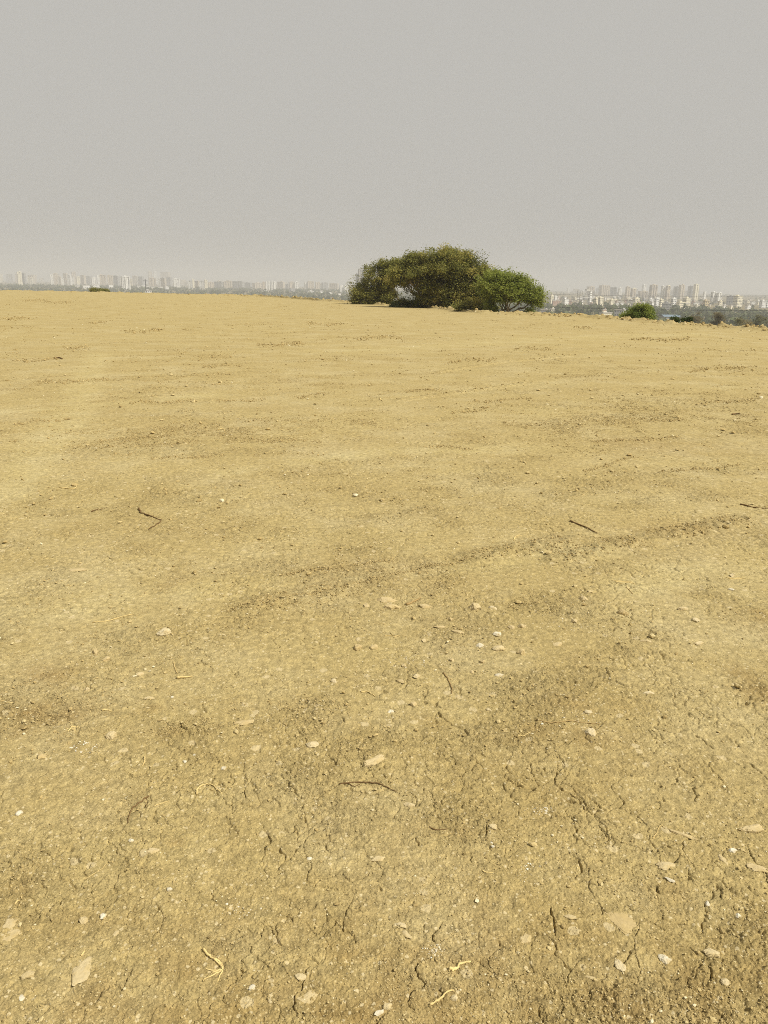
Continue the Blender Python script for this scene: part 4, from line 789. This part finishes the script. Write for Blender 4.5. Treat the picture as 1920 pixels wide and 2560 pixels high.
# far woods: one mass of crowns on the plain
def woodland():
    rng = np.random.default_rng(301); Vs, Ts = [], []
    spec = [(2600, math.radians(2), math.radians(37), 230, 1250, 26), (420, math.radians(5), math.radians(37), 1250, 2600, 14), (5200, -math.radians(37), math.radians(6), 1300, 3300, 12), (1300, -math.radians(37), math.radians(37), 3000, 5200, 8)]
    for n, a0, a1, r0, r1, q in spec:
        a = a0+(a1-a0)*rng.random(n); R = np.sqrt(r0*r0+(r1*r1-r0*r0)*rng.random(n))
        keep = np.ones(n, bool)
        for (ba, bw, bD, bd) in FOOT: keep &= ~((np.abs(a-ba) < bw) & (R > bD-bd) & (R < bD+25))
        a, R = a[keep], R[keep]; n = len(a)
        x, y = R*np.sin(a), R*np.cos(a); z = drop(R, a)
        h = rng.uniform(4, 10, n)*(0.8+0.35*fbm(x/90, y/90, 2, 303)); w = h*rng.uniform(.6, 1.0, n)
        tn = np.clip(.45+.22*fbm(x/70, y/70, 2, 305)+rng.normal(0, .16, n), 0, 1)
        d = rng.normal(size=(n, q, 3)); d /= np.linalg.norm(d, axis=2)[..., None]; d *= (0.55+0.5*rng.random((n, q, 1)))
        c = np.stack([x, y, z+h*.55], -1)[:, None]+d*np.stack([w*.55, w*.55, h*.48], -1)[:, None]
        nr = d+rng.normal(size=d.shape)*.6; nr /= np.linalg.norm(nr, axis=2)[..., None]
        t = rng.normal(size=d.shape); t -= nr*(t*nr).sum(2)[..., None]; t /= np.linalg.norm(t, axis=2)[..., None]; b = np.cross(nr, t)
        s = (w*(1.5/math.sqrt(q)))[:, None, None]*rng.uniform(.6, 1.2, (n, q, 1))
        Vs.append(np.stack([c-t*s, c+b*s*.7, c+t*s, c-b*s*.7], 2).reshape(-1, 3)); Ts.append(np.repeat(np.clip(np.repeat(tn, q)+rng.normal(0, .08, n*q), 0, 1), 4))
    V = np.vstack(Vs); T = np.concatenate(Ts)
    tag(obj('woodland', mesh_np('woodland', V, np.arange(len(V)).reshape(-1, 4), False, {'tone': T}), M['wood_leaf']), 'distant belt of hazy trees filling the plain below the city', 'woodland', kind='stuff')

# ------------------------------------------------------------------ buildings
def facade(name, colr, wcol=(0.10, 0.10, 0.11), bay=3.2, ratio=0.42, storey=3.1, zr=0.44):
    m, nt, p = new_mat(name); co = objco(nt); sp = nt.nodes.new('ShaderNodeSeparateXYZ'); nt.links.new(co, sp.inputs[0])
    ux = math_n(nt, 'ADD', sp.outputs[0], sp.outputs[1])
    a = math_n(nt, 'LESS_THAN', math_n(nt, 'FRACT', math_n(nt, 'DIVIDE', ux, bay)), ratio)
    b = math_n(nt, 'LESS_THAN', math_n(nt, 'FRACT', math_n(nt, 'DIVIDE', sp.outputs[2], storey)), zr)
    n = tex_noise(nt, co, 0.12, 3, .6)
    base = mixc(nt, n, tuple(c*.86 for c in colr), colr)
    c = mixc(nt, math_n(nt, 'MULTIPLY', a, b), base, wcol)
    nt.links.new(c, p.inputs['Base Color']); return m
def plain_mat(name, colr, sc=0.4):
    m, nt, p = new_mat(name); n = tex_noise(nt, objco(nt), sc, 5, .6)
    nt.links.new(mixc(nt, n, tuple(c*.75 for c in colr), tuple(min(c*1.1, .9) for c in colr)), p.inputs['Base Color']); return m
PAL = {'white': (.86, .85, .80), 'cream': (.82, .76, .58), 'beige': (.60, .52, .40), 'grey': (.34, .34, .33), 'pink': (.58, .40, .30), 'concrete': (.40, .38, .34), 'tan': (.55, .45, .27)}
FAC = {k: facade('facade_'+k, c) for k, c in PAL.items()}
FAC['checker'] = facade('facade_checker', PAL['white'], (.06, .06, .06), 6.0, .5, 3.1, .55)
FAC['bands'] = facade('facade_bands', PAL['beige'], (.16, .15, .15), 40.0, .9, 3.2, .42)
PLN = {k: plain_mat('wall_'+k, c) for k, c in PAL.items()}
PLN['roof'] = plain_mat('roof_slab', (.48, .45, .40)); PLN['blue'] = plain_mat('blue_sheet', (.17, .23, .28)); PLN['tank'] = plain_mat('water_tank', (.78, .76, .7))
PLN['pane'], _, _p = new_mat('dark_window'); _p.inputs['Base Color'].default_value = (.045, .05, .06, 1); _p.inputs['Roughness'].default_value = .25
def plan_extrude(poly, z0, z1):
    n = len(poly); v = [(x, y, z0) for x, y in poly]+[(x, y, z1) for x, y in poly]
    return v, [(i, (i+1) % n, n+(i+1) % n, n+i) for i in range(n)], list(range(n, 2*n))
def wall_mesh(w, d, h, notches):
    """block whose front and back are folded into bays"""
    def side(y, s):
        pts = []; xs = np.linspace(-w/2, w/2, notches*2+2) if notches else [-w/2, w/2]
        dep = min(1.6, d*.18)
        for i in range(len(xs)-1):
            yy = y if i % 2 == 0 else y-s*dep
            pts += [(xs[i], yy), (xs[i+1], yy)]
        return pts
    front = side(-d/2, -1); back = [(x, -y) for x, y in front][::-1]
    v, f, top = plan_extrude(front+back, 0, h)
    me = bpy.data.meshes.new('wall'); me.from_pydata(v, [], f+[top]); me.update(); return me
FOOT = []
WIN = {}
def window_mesh(w, h):
    k = (round(w, 1), round(h, 1))
    if k not in WIN:
        mb = MB(); mb.box(-w/2, w/2, -.03, .10, 0, h); WIN[k] = mb.mesh('window'); WIN[k].materials.append(PLN['pane'])
    return WIN[k]
def building(u0, u1, vt, vb, colr, style, label, cat='tower', group=None, D=None, rz=None, nwin=None, fac=None, depth=.6):
    uc = (u0+u1)/2
    if D is not None and uc < 888: D *= 1.12
    if D is None: D = hit_plain(uc, vb)
    b = at_dist(uc, vb, D); tp = at_dist(uc, vt, D)
    zb = tz(b[0], b[1])-.8; H = max(tp[2]-zb, 3.2)
    sl_ = D*math.hypot(*ray(uc, vb))/math.hypot(*ray(uc, vb)[:2])
    rs = np.random.default_rng(int(uc*13+vt*7)); a = rs.uniform(-.5, .8) if rz is None else (rz+.12 if rz > .15 else rz)
    app = (u1-u0)/F*D*1.0; w = app/(math.cos(a)+depth*abs(math.sin(a))); d = w*depth
    name = {'tower': 'apartment_tower', 'block': 'apartment_block', 'house': 'house', 'frame': 'unfinished_building', 'shed': 'shed'}[style]
    root = empty(name, (b[0], b[1], zb), a)
    FOOT.append((math.atan2(b[0], b[1]), (u1-u0)/F*.62, D, 110 if H < 14 else 60))
    def part(nm, mb, m, par=root):
        return mb.build(nm, m, par)
    if style == 'frame':
        ns = max(3, int(H/3.4)); fh = H/ns
        for k in range(ns+1):
            s = MB(); ex = 0.0 if k % 2 else .4; s.box(-w/2-ex, w/2+ex, -d/2-ex, d/2+ex, k*fh-.18, k*fh+.18); part('floor_slab', s, PLN['white'])
        nx = max(3, int(w/5))
        for ix in range(nx+1):
            for iy in range(3):
                s = MB(); cx = -w/2+.4+(w-.8)*ix/nx; cy = -d/2+.4+(d-.8)*iy/2; s.box(cx-.3, cx+.3, cy-.3, cy+.3, .2, H-.2); part('column', s, PLN['concrete'])
        s = MB(); s.box(w*.05, w*.3, -d*.2, d*.2, H+.2, H+3.4); part('stair_head', s, PLN['concrete'])
        s = MB(); s.box(w*.28, w*.44, -d*.46, -d*.1, .2, H-.2); part('infill_wall', s, PLN['white'])
    elif style == 'shed':
        s = MB(); s.box(-w/2, w/2, -d/2, d/2, 0, H*.72); part('wall', s, PLN['grey'])
        s = MB(); o = .5
        v = [(-w/2-o, -d/2-o, H*.68), (w/2+o, -d/2-o, H*.68), (w/2+o, 0, H), (-w/2-o, 0, H), (-w/2-o, d/2+o, H*.68), (w/2+o, d/2+o, H*.68)]
        v2 = [(x, y, z+.15) for x, y, z in v]
        s.add(v+v2, [(0, 1, 2, 3), (3, 2, 5, 4), (6, 9, 8, 7), (9, 10, 11, 8), (0, 6, 7, 1), (4, 5, 11, 10), (1, 7, 8, 2), (2, 8, 11, 5), (0, 3, 9, 6), (3, 4, 10, 9)])
        part('roof', s, PLN['blue'])
    else:
        nt_ = {'tower': max(1, min(4, int(w/9))), 'block': 1 if w > 12 else 0, 'house': 0}[style]
        wins = nwin is not None
        wm = (PLN if wins else FAC)[fac or colr] if not (fac in ('checker', 'bands')) else FAC[fac]
        obj('wall', wall_mesh(w, d, H, 0 if wins else nt_), wm, root)
        s = MB(); s.box(-w/2-.25, w/2+.25, -d/2-.25, d/2+.25, H, H+.25)
        for x0, x1, y0, y1 in ((-w/2-.2, w/2+.2, -d/2-.2, -d/2), (-w/2-.2, w/2+.2, d/2, d/2+.2), (-w/2-.2, -w/2, -d/2+.01, d/2-.01), (w/2, w/2+.2, -d/2+.01, d/2-.01)): s.box(x0, x1, y0, y1, H+.25, H+1.1)
        rf = part('roof', s, PLN[colr] if style != 'house' else PLN['roof'])
        if style != 'house' or rs.random() < .6:
            q = rs.uniform(-.25, .25)*w; s = MB(); hh = 3.0 if style != 'house' else 2.0; s.box(q-w*.14, q+w*.14, -d*.22, d*.22, H+.25, H+.25+hh); part('stair_head', s, PLN[colr], rf)
            if D < 2600 or rs.random() < .4:
                s = MB(); s.tube([(q+w*.25, 0, H+.25), (q+w*.25, 0, H+2.2)], min(1.2, w*.08), 8); part('water_tank', s, PLN['tank'], rf)
        if wins:
            nx, nz, ny = nwin; ww = w/nx*.48; wh = min(1.5, H/nz*.5)
            for fx, cnt, span, rot in (('f', nx, w, 0), ('r', ny, d, math.pi/2), ('l', ny, d, -math.pi/2)):
                if (fx == 'l' and a < .05) or (fx == 'r' and a > -.05): continue
                for ix in range(cnt):
                    for iz in range(nz):
                        o = bpy.data.objects.new('window', window_mesh(ww, wh)); COL.objects.link(o); o.parent = root
                        t_ = -span/2+span*(ix+.5)/cnt; zz = H*(iz+.38)/nz
                        o.location = (t_, -d/2, zz) if fx == 'f' else (w/2, t_, zz) if fx == 'r' else (-w/2, t_, zz)
                        o.rotation_euler = (0, 0, rot)
    return tag(root, label, cat, group)
LF = 'faint pale apartment tower sunk in haze on the left skyline'
LG = 'faint towers in the haze on the left'
RF = 'small pale house crowded into the hazy town on the right'
B = [
 # ---- left skyline
 (46, 56, 680, 713, 'cream', 'tower', 'bright cream slab tower, the brightest one at the far left', 'tower', None, 3000, .55),
 (56, 66, 684, 712, 'grey', 'tower', 'dull grey tower joined right of the bright cream slab', 'tower', None, 3050, -.35),
 (127, 134, 687, 707, 'white', 'tower', 'slim white tower left of a striped twin', 'tower', None, 3300, .4),
 (136, 146, 684, 712, 'beige', 'tower', 'striped tower right of the slim white one at left', 'tower', None, 3200, .3, None, 'bands'),
 (148, 154, 692, 708, 'beige', 'tower', 'short beige tower after the striped one', 'tower', None, 3500), (154, 160, 696, 707, 'white', 'tower', 'very short white block after the short beige tower', 'tower', None, 3400),
 (160, 170, 684, 707, 'beige', 'tower', 'beige tower with a crown of tanks, first of the left cluster', 'tower', None, 3700), (170, 179, 687, 709, 'white', 'tower', 'whitish tower in the middle of the left cluster', 'tower', None, 3600),
 (181, 191, 680, 705, 'beige', 'tower', 'tallest faint tower of the left cluster', 'tower', None, 4300), (192, 200, 692, 708, 'cream', 'tower', 'cream tower above the low white houses at left', 'tower', None, 3500),
 (203, 215, 689, 708, 'beige', 'tower', 'wide beige tower above the low house with a dark roof edge', 'tower', None, 3700), (217, 227, 691, 706, 'grey', 'tower', 'greyish tower behind the olive bush at left', 'tower', None, 3900),
 (229, 240, 694, 706, 'white', 'tower', 'white stub tower above the olive bush', 'tower', None, 3500),
 (244, 250, 689, 713, 'white', 'tower', 'white edged slim tower right of the olive bush', 'tower', None, 3000, .5), (250, 267, 688, 716, 'beige', 'tower', 'broad beige tower with white rooftop tanks', 'tower', None, 3050, .2),
 (270, 284, 689, 717, 'beige', 'tower', 'second broad beige tower with white tanks, left of the checkered one', 'tower', None, 3000, .25), (286, 300, 690, 716, 'grey', 'tower', 'smooth grey tower just left of the checkered one', 'tower', None, 3300, -.4),
 (305, 326, 692, 725, 'white', 'tower', 'white tower checkered with dark balconies, boldest on the left', 'tower', None, 2300, .45, None, 'checker'), (327, 331, 698, 715, 'cream', 'tower', 'narrow cream tower behind the checkered tower', 'tower', None, 3000),
 (333, 346, 690, 712, 'beige', 'tower', 'pale tower right of the checkered tower, flat topped', 'tower', None, 4300), (347, 361, 692, 715, 'grey', 'tower', 'grey hazy tower left of the thin mast', 'tower', None, 3800),
 (373, 391, 696, 719, 'beige', 'tower', 'banded tower right of the thin mast', 'tower', None, 2900, .2, None, 'bands'), (371, 381, 679, 700, 'beige', 'tower', 'left one of three tall faint towers rising over the banded tower', 'tower', None, 5200), (385, 393, 680, 700, 'white', 'tower', 'white edged middle one of three tall faint towers', 'tower', None, 5200, .5),
 (404, 425, 681, 702, 'beige', 'tower', 'widest of three tall faint towers', 'tower', None, 5300), (396, 403, 697, 718, 'white', 'tower', 'slim white tower between banded and dark towers', 'tower', None, 3000), (403, 416, 696, 719, 'grey', 'tower', 'dark grey tower with deep balconies', 'tower', None, 2800, -.4, None, 'bands'),
 (417, 431, 694, 714, 'grey', 'tower', 'plain grey tower before a gap in the skyline', 'tower', None, 3800, -.4), (434, 451, 697, 723, 'white', 'tower', 'pale wide tower with bright top edge left of the two striped towers', 'tower', None, 2900, .3),
 (472, 481, 703, 728, 'grey', 'tower', 'grey tower with white specks of balconies', 'tower', None, 2600, .1, None, 'checker'), (481, 487, 699, 726, 'cream', 'tower', 'bright narrow slab with a white cap', 'tower', None, 2700, .6), (488, 500, 703, 726, 'beige', 'tower', 'beige tower right of the capped slab', 'tower', None, 2800),
 (500, 511, 704, 729, 'grey', 'tower', 'speckled grey tower left of the second bright slab', 'tower', None, 2600, .1, None, 'checker'), (512, 520, 701, 731, 'cream', 'tower', 'second bright cream slab in the middle of the left skyline', 'tower', None, 2500, .5), (521, 536, 706, 727, 'beige', 'tower', 'pinkish beige tower after the second bright slab', 'tower', None, 2900),
 (537, 559, 705, 723, 'grey', 'tower', 'wide grey slab with bluish windows', 'tower', None, 3000, -.3), (560, 581, 704, 721, 'beige', 'tower', 'tower outlined by a white frame along roof and side', 'tower', None, 3000, .15), (582, 610, 704, 721, 'grey', 'tower', 'widest flat grey slab of the skyline', 'tower', None, 3100, -.2),
 (613, 630, 707, 726, 'grey', 'tower', 'grey tower right of the widest slab', 'tower', None, 3200, -.3), (632, 655, 708, 722, 'beige', 'tower', 'long low pale slab after the grey towers', 'tower', None, 3300),
 (656, 664, 706, 728, 'pink', 'tower', 'pinkish tower with stacked balconies left of the white stripes', 'tower', None, 2700, .2, None, 'bands'), (665, 669, 704, 728, 'white', 'tower', 'thin white strip tower, leftmost of four', 'tower', None, 2700, .5), (671, 675, 704, 728, 'white', 'tower', 'thin white strip tower, second of four', 'tower', None, 2700, .5),
 (677, 683, 704, 729, 'white', 'tower', 'white tower with diagonal specks, third of four', 'tower', None, 2600, .4, None, 'checker'), (684, 690, 705, 729, 'white', 'tower', 'white strip tower, rightmost of four', 'tower', None, 2700, .5),
 (694, 712, 705, 727, 'beige', 'tower', 'soft beige tower right of the four white strips', 'tower', None, 3300), (714, 721, 711, 726, 'grey', 'tower', 'short grey tower at the middle of the skyline', 'tower', None, 3200), (722, 734, 705, 724, 'beige', 'tower', 'beige tower with a sloped white top', 'tower', None, 3400), (735, 748, 705, 722, 'white', 'tower', 'pale tower paired with the sloped top one', 'tower', None, 3400, .4),
 (761, 767, 706, 724, 'white', 'tower', 'white edge tower before the tall pale group', 'tower', None, 3200, .5), (768, 785, 704, 726, 'beige', 'tower', 'widest pale tower of the central group', 'tower', None, 3200, .2), (788, 800, 706, 724, 'beige', 'tower', 'pale tower with dark top line', 'tower', None, 3500), (804, 820, 707, 727, 'grey', 'tower', 'rose grey tower with roof posts', 'tower', None, 3400),
 (824, 846, 709, 730, 'beige', 'tower', 'broad dull tower left of the bright ribbed ones', 'tower', None, 3300, -.2), (849, 857, 714, 735, 'white', 'tower', 'bright ribbed tower, left of a ribbed pair', 'tower', None, 2500, .5), (859, 871, 713, 735, 'white', 'tower', 'bright ribbed tower, right of a ribbed pair', 'tower', None, 2500, .4), (873, 885, 713, 735, 'beige', 'tower', 'banded tower half hidden behind the olive tree', 'tower', None, 2500, .3, None, 'bands'),
 (889, 894, 686, 713, 'grey', 'tower', 'tall slim grey tower beside the olive crown', 'tower', None, 1900, -.3), (895, 904, 674, 713, 'concrete', 'tower', 'tallest grey tower peeping past the olive crown', 'tower', None, 1900, .3), (905, 914, 676, 713, 'grey', 'tower', 'tall grey tower mostly behind the olive crown', 'tower', None, 1950, -.3),
 (190, 198, 713, 718, 'white', 'house', 'tiny white house in the trees left of the olive bush', 'house'), (208, 225, 714, 722, 'white', 'house', 'wide low white house behind the olive bush', 'house', None, None, .3, (4, 1, 1)), (233, 251, 711, 722, 'white', 'house', 'two storey white house with dark windows right of the olive bush', 'house', None, None, .25, (5, 2, 2)), (272, 283, 713, 722, 'white', 'house', 'small boxy white house below the beige towers', 'house', None, None, .5, (2, 1, 1)),
 (346, 372, 715, 721, 'white', 'house', 'long low white wall like building left under the banded tower', 'house', None, None, .05), (376, 405, 717, 722, 'white', 'house', 'long low white building under the dark tower', 'house', None, None, .05), (412, 422, 717, 724, 'white', 'house', 'white house with a pointed profile after the long buildings', 'house', None, None, .6), (364, 378, 727, 730, 'white', 'house', 'lowest white roof just above the rim beside the mast', 'house', None, 1300, .1),
 (654, 676, 728, 731, 'white', 'house', 'flat long white shed under the strip towers', 'house', None, None, .1), (768, 784, 728, 735, 'white', 'house', 'stepped white house in the middle woods', 'house', None, None, .4, (3, 2, 1)), (800, 808, 727, 734, 'white', 'house', 'square white house alone in the middle woods', 'house', None, None, .3, (2, 2, 1)), (820, 834, 733, 738, 'white', 'house', 'low white house left of the olive tree', 'house', None, None, .3), (842, 858, 734, 738, 'white', 'house', 'low bright house nearest the olive tree', 'house', None, None, .3), (724, 738, 721, 731, 'grey', 'house', 'pale cluster like house under the sloped top tower', 'house', None, None, .4),
 # ---- right town
 (1373, 1383, 740, 762, 'cream', 'block', 'slim cream block just right of the green tree', 'block', None, None, .5), (1384, 1392, 742, 760, 'white', 'block', 'white block paired with the slim cream one', 'block', None, None, .4), (1390, 1397, 748, 756, 'white', 'house', 'small white cube house after the cream pair', 'house', None, None, .5), (1405, 1421, 749, 763, 'white', 'block', 'stepped white block above the dark woods', 'block', None, None, .5),
 (1352, 1374, 775, 786, 'grey', 'house', 'long grey house beside the green tree, near the rim', 'house', None, None, -.25, (4, 1, 1)), (1374, 1385, 773, 786, 'cream', 'house', 'cream house joined to the long grey house', 'house', None, None, .5, (2, 2, 1)),
 (1442, 1478, 727, 765, 'white', 'frame', 'unfinished building of open white floors and columns', 'building', None, None, .35), (1466, 1485, 717, 738, 'beige', 'tower', 'faint broad tower behind the unfinished building', 'tower', None, 3300, .3), (1497, 1522, 714, 738, 'beige', 'tower', 'faint wide tower between unfinished building and grey slabs', 'tower', None, 3300, .2), (1524, 1540, 719, 742, 'grey', 'tower', 'faint grey tower right of the wide one', 'tower', None, 3200, -.2),
 (1544, 1553, 720, 742, 'white', 'tower', 'pale tower with a bright corner cap', 'tower', None, 2900, .4), (1562, 1573, 718, 746, 'beige', 'tower', 'pale tower with a domed tank on top', 'tower', None, 2700, .3), (1575, 1588, 722, 748, 'cream', 'tower', 'cream striped tower left of the hazy hill', 'tower', None, 2500, .3, None, 'bands'), (1596, 1616, 729, 748, 'beige', 'tower', 'low banded beige slab before the hazy hill', 'tower', None, 2600, .15, None, 'bands'),
 (1604, 1614, 712, 730, 'white', 'tower', 'faint white topped tower over the low banded slab', 'tower', None, 3600, .4), (1622, 1640, 713, 746, 'beige', 'tower', 'broad tower ruled with floor lines', 'tower', None, 2500, .25, None, 'bands'), (1650, 1659, 716, 748, 'white', 'tower', 'white edged tower, left of a white edged pair', 'tower', None, 2400, .5), (1661, 1673, 715, 748, 'cream', 'tower', 'white edged tower, right of a white edged pair', 'tower', None, 2400, .4, None, 'bands'),
 (1682, 1694, 717, 740, 'grey', 'tower', 'grey tower amid the right hand high rises', 'tower', None, 2900, -.3), (1695, 1709, 713, 740, 'beige', 'tower', 'tower with a bright serrated right side', 'tower', None, 2800, .4), (1718, 1729, 716, 738, 'grey', 'tower', 'shaded tower left of the brightest high rise', 'tower', None, 2900, -.3), (1731, 1744, 712, 742, 'cream', 'tower', 'brightest and last high rise of the right skyline', 'tower', None, 2500, .45),
 (1757, 1764, 730, 743, 'white', 'block', 'slim white block standing right of the high rises', 'block', None, 2300, .4), (1777, 1790, 731, 745, 'white', 'block', 'left half of a white speckled double block', 'block', None, 2100, .3, None, 'checker'), (1790, 1803, 733, 746, 'white', 'block', 'right half of a white speckled double block', 'block', None, 2100, .4, None, 'checker'),
 (1470, 1481, 755, 764, 'cream', 'house', 'cream house below the unfinished building', 'house', None, None, .4, (2, 2, 1)), (1484, 1496, 747, 768, 'cream', 'block', 'bright cream block, left of a tight bright cluster', 'block', None, None, .5, (2, 4, 2)), (1494, 1506, 745, 770, 'cream', 'block', 'bright cream block, right of a tight bright cluster', 'block', None, None, .45, (2, 5, 2)), (1523, 1533, 750, 766, 'cream', 'block', 'tall cream house with a stair tower in mid town', 'block', None, None, .45), (1531, 1542, 747, 758, 'cream', 'house', 'flat topped cream house beside the stair tower house', 'house', None, None, .4),
 (1546, 1557, 757, 768, 'white', 'house', 'white three storey house left of the dark green bush', 'house', None, None, .4, (3, 3, 1)), (1560, 1577, 745, 755, 'cream', 'house', 'low cream house under the striped tower', 'house', None, None, .4), (1499, 1528, 783, 793, 'cream', 'house', 'long cream house just behind the rim left of the bush', 'house', None, None, .25, (5, 1, 2)), (1504, 1515, 775, 784, 'pink', 'house', 'pinkish house above the long cream house', 'house', None, None, .3, (2, 1, 1)),
 (1535, 1552, 775, 790, 'grey', 'house', 'grey flat roofed house with open floors near the bush', 'house', None, None, -.2, (3, 2, 1)), (1553, 1563, 775, 790, 'white', 'house', 'white house half behind the dark green bush', 'house', None, None, .5, (2, 2, 1)), (1544, 1551, 766, 776, 'white', 'house', 'slim white house above the grey flat roofed one', 'house', None, None, .4), (1580, 1597, 747, 766, 'cream', 'block', 'cream stepped block rising above the bush', 'block', None, None, .4, (3, 4, 2)), (1564, 1575, 762, 772, 'cream', 'house', 'cream house at the left shoulder of the bush', 'house', None, None, .4, (2, 2, 1)),
 (1618, 1632, 748, 760, 'white', 'block', 'white block right above the bush', 'block', None, None, .4, (3, 3, 1)), (1635, 1646, 747, 768, 'white', 'block', 'white block with a taller neighbour on its right', 'block', None, None, .4, (2, 5, 2)), (1646, 1657, 750, 767, 'cream', 'block', 'cream gabled block next to the white block', 'block', None, None, .5, (2, 4, 2)), (1655, 1675, 760, 776, 'grey', 'block', 'grey block with rows of arched dark windows', 'block', None, None, -.15, (6, 3, 2)), (1676, 1688, 748, 774, 'white', 'block', 'white ladder like block with two bright ribs', 'block', None, None, .3, (2, 6, 2)),
 (1690, 1710, 757, 775, 'cream', 'block', 'broad cream block with four rows of windows', 'block', None, None, .3, (5, 4, 2)), (1705, 1724, 746, 768, 'cream', 'block', 'tall cream block behind the broad cream one', 'block', None, None, .5, (4, 6, 3)), (1724, 1750, 755, 760, 'beige', 'house', 'long low beige roofed hall right of the cream blocks', 'house', None, None, .1), (1756, 1770, 753, 774, 'tan', 'block', 'tan windowless block in the middle of the right town', 'block', None, None, .3, (2, 4, 1)), (1748, 1765, 768, 774, 'cream', 'house', 'low cream houses row at the foot of the tan block', 'house', None, None, .3),
 (1793, 1804, 754, 771, 'cream', 'block', 'narrow cream block with two dark windows', 'block', None, None, .4, (2, 4, 1)), (1805, 1815, 764, 771, 'white', 'house', 'white low house right of the narrow cream block', 'house', None, None, .3),
 (1815, 1830, 741, 762, 'grey', 'block', 'grey shaded wing left of the bright seven storey block', 'block', None, None, -.3, (3, 6, 2)), (1832, 1853, 741, 767, 'cream', 'block', 'bright cream seven storey block with rows of windows', 'block', None, None, .4, (4, 7, 3)), (1890, 1898, 752, 761, 'white', 'block', 'small bright white block near the right border', 'block', None, None, .5, (2, 3, 1)), (1898, 1912, 753, 771, 'white', 'block', 'white block with bold dark window gaps at the right border', 'block', None, None, .3, (3, 4, 2)), (1912, 1924, 752, 771, 'white', 'block', 'white block cut by the right border', 'block', None, None, .3, (2, 4, 2)),
 (1862, 1876, 765, 773, 'white', 'house', 'small white houses left of the right border blocks', 'house', None, None, .4, (3, 1, 1)),
 (1653, 1696, 787, 800, 'grey', 'shed', 'grey shed with a blue sheet roof behind the rim', 'shed', None, None, .12),
]
for q in B:
    q = list(q)+[None]*(13-len(q))
    u0, u1, vt, vb, colr, style, lab, cat, grp, D_, rz, nw, fc = q[:13]
    building(u0, u1, vt, vb, colr, style, lab, cat, grp, D_, rz, nw, fc)
rs = np.random.default_rng(77)
for i in range(64):                                        # faint back rows of the left skyline
    u = rs.uniform(-10, 905); D_ = rs.uniform(3800, 6500); hz_ = 700+.018*u
    vt = hz_-13+0.012*u+rs.uniform(-5, 6); w = rs.uniform(6, 16)
    building(u, u+w, vt, hz_+8, rs.choice(['beige', 'white', 'beige', 'grey', 'cream']), 'tower', LF, 'tower', LG, D_, None, None, 'bands' if rs.random() < .3 else None)
for i in range(14):
    u = rs.uniform(1400, 1760); D_ = rs.uniform(3600, 5000); hz_ = 700+.018*u
    building(u, u+rs.uniform(8, 16), hz_-rs.uniform(0, 9), hz_+10, rs.choice(['beige', 'white', 'grey']), 'tower', 'faint tower barely visible through haze behind the right town', 'tower', 'faint towers in the haze on the right', D_)
for i in range(130):                                        # the crowded town on the right
    u = rs.uniform(1370, 1925); hz_ = 700+.018*u; v = hz_+rs.uniform(15, 40); D_ = hit_plain(u, v); k = F/D_
    w = rs.uniform(7, 14)*k; h = rs.uniform(3.2, 10)*k
    building(u-w/2, u+w/2, v-h, v, rs.choice(['white', 'cream', 'white', 'cream', 'white', 'grey', 'beige', 'pink']), 'house', RF, 'house', 'small houses of the right town', D_, rs.uniform(-.3, .8))
woodland()

# ------------------------------------------------------------------ mast and overhead cables
p = at_dist(363, 697, 190.0); zb = tz(p[0], p[1])
root = empty('utility_pole', (p[0], p[1], zb)); Hh = p[2]-zb
mb = MB(); mb.tube([(0, 0, -.3), (0, 0, Hh*.5), (0, 0, Hh)], [.13, .11, .08], 8); mb.build('pole', M['metal'], root, True)
mb = MB(); mb.box(-.5, .5, -.05, .05, Hh-.5, Hh-.4); mb.build('crossarm', M['metal'], root)
tag(root, 'thin bare pole standing beyond the rim on the left, against the towers', 'pole')
def cable(u0, v0, D0, u1, v1, D1, sag, rad, label):
    a = at_dist(u0, v0, D0); b = at_dist(u1, v1, D1); t = np.linspace(0, 1, 33)[:, None]
    P = a*(1-t)+b*t; P[:, 2] -= (sag*4*t*(1-t))[:, 0]
    mb = MB(); mb.tube(P-a, rad, 5); tag(mb.build('overhead_cable', M['cable'], None, True, tuple(a)), label, 'cable')
cable(1300, 733, 150, 2050, 738, 120, .30, .013, 'uppermost thin overhead cable crossing the right town')
cable(1300, 744, 150, 2050, 751, 120, .30, .012, 'middle thin overhead cable crossing the right town')
cable(1300, 764, 150, 2050, 776, 120, .30, .018, 'lowest and thickest overhead cable crossing the right town')
p = at_dist(1300, 728, 150); zb = tz(p[0], p[1]); root = empty('utility_pole', (p[0], p[1], zb)); Hh = p[2]-zb
mb = MB(); mb.tube([(0, 0, -.3), (0, 0, Hh)], [.14, .09], 8); mb.build('pole', M['metal'], root, True)
mb = MB(); mb.box(-.6, .6, -.05, .05, Hh-.6, Hh-.5); mb.build('crossarm', M['metal'], root)
tag(root, 'pole carrying the cables, hidden behind the green tree', 'pole')

# ------------------------------------------------------------------ haze
m = bpy.data.materials.new('haze'); m.use_nodes = True; nt = m.node_tree; nt.nodes.clear()
pv = nt.nodes.new('ShaderNodeVolumePrincipled'); ou = nt.nodes.new('ShaderNodeOutputMaterial')
pv.inputs['Color'].default_value = (.725, .735, .755, 1); pv.inputs['Density'].default_value = 3.2e-4; pv.inputs['Anisotropy'].default_value = 0.0
nt.links.new(pv.outputs[0], ou.inputs['Volume'])
mb = MB(); mb.box(-13000, 13000, -13000, 13000, -33, 125)
tag(mb.build('haze', m), kind='stuff')
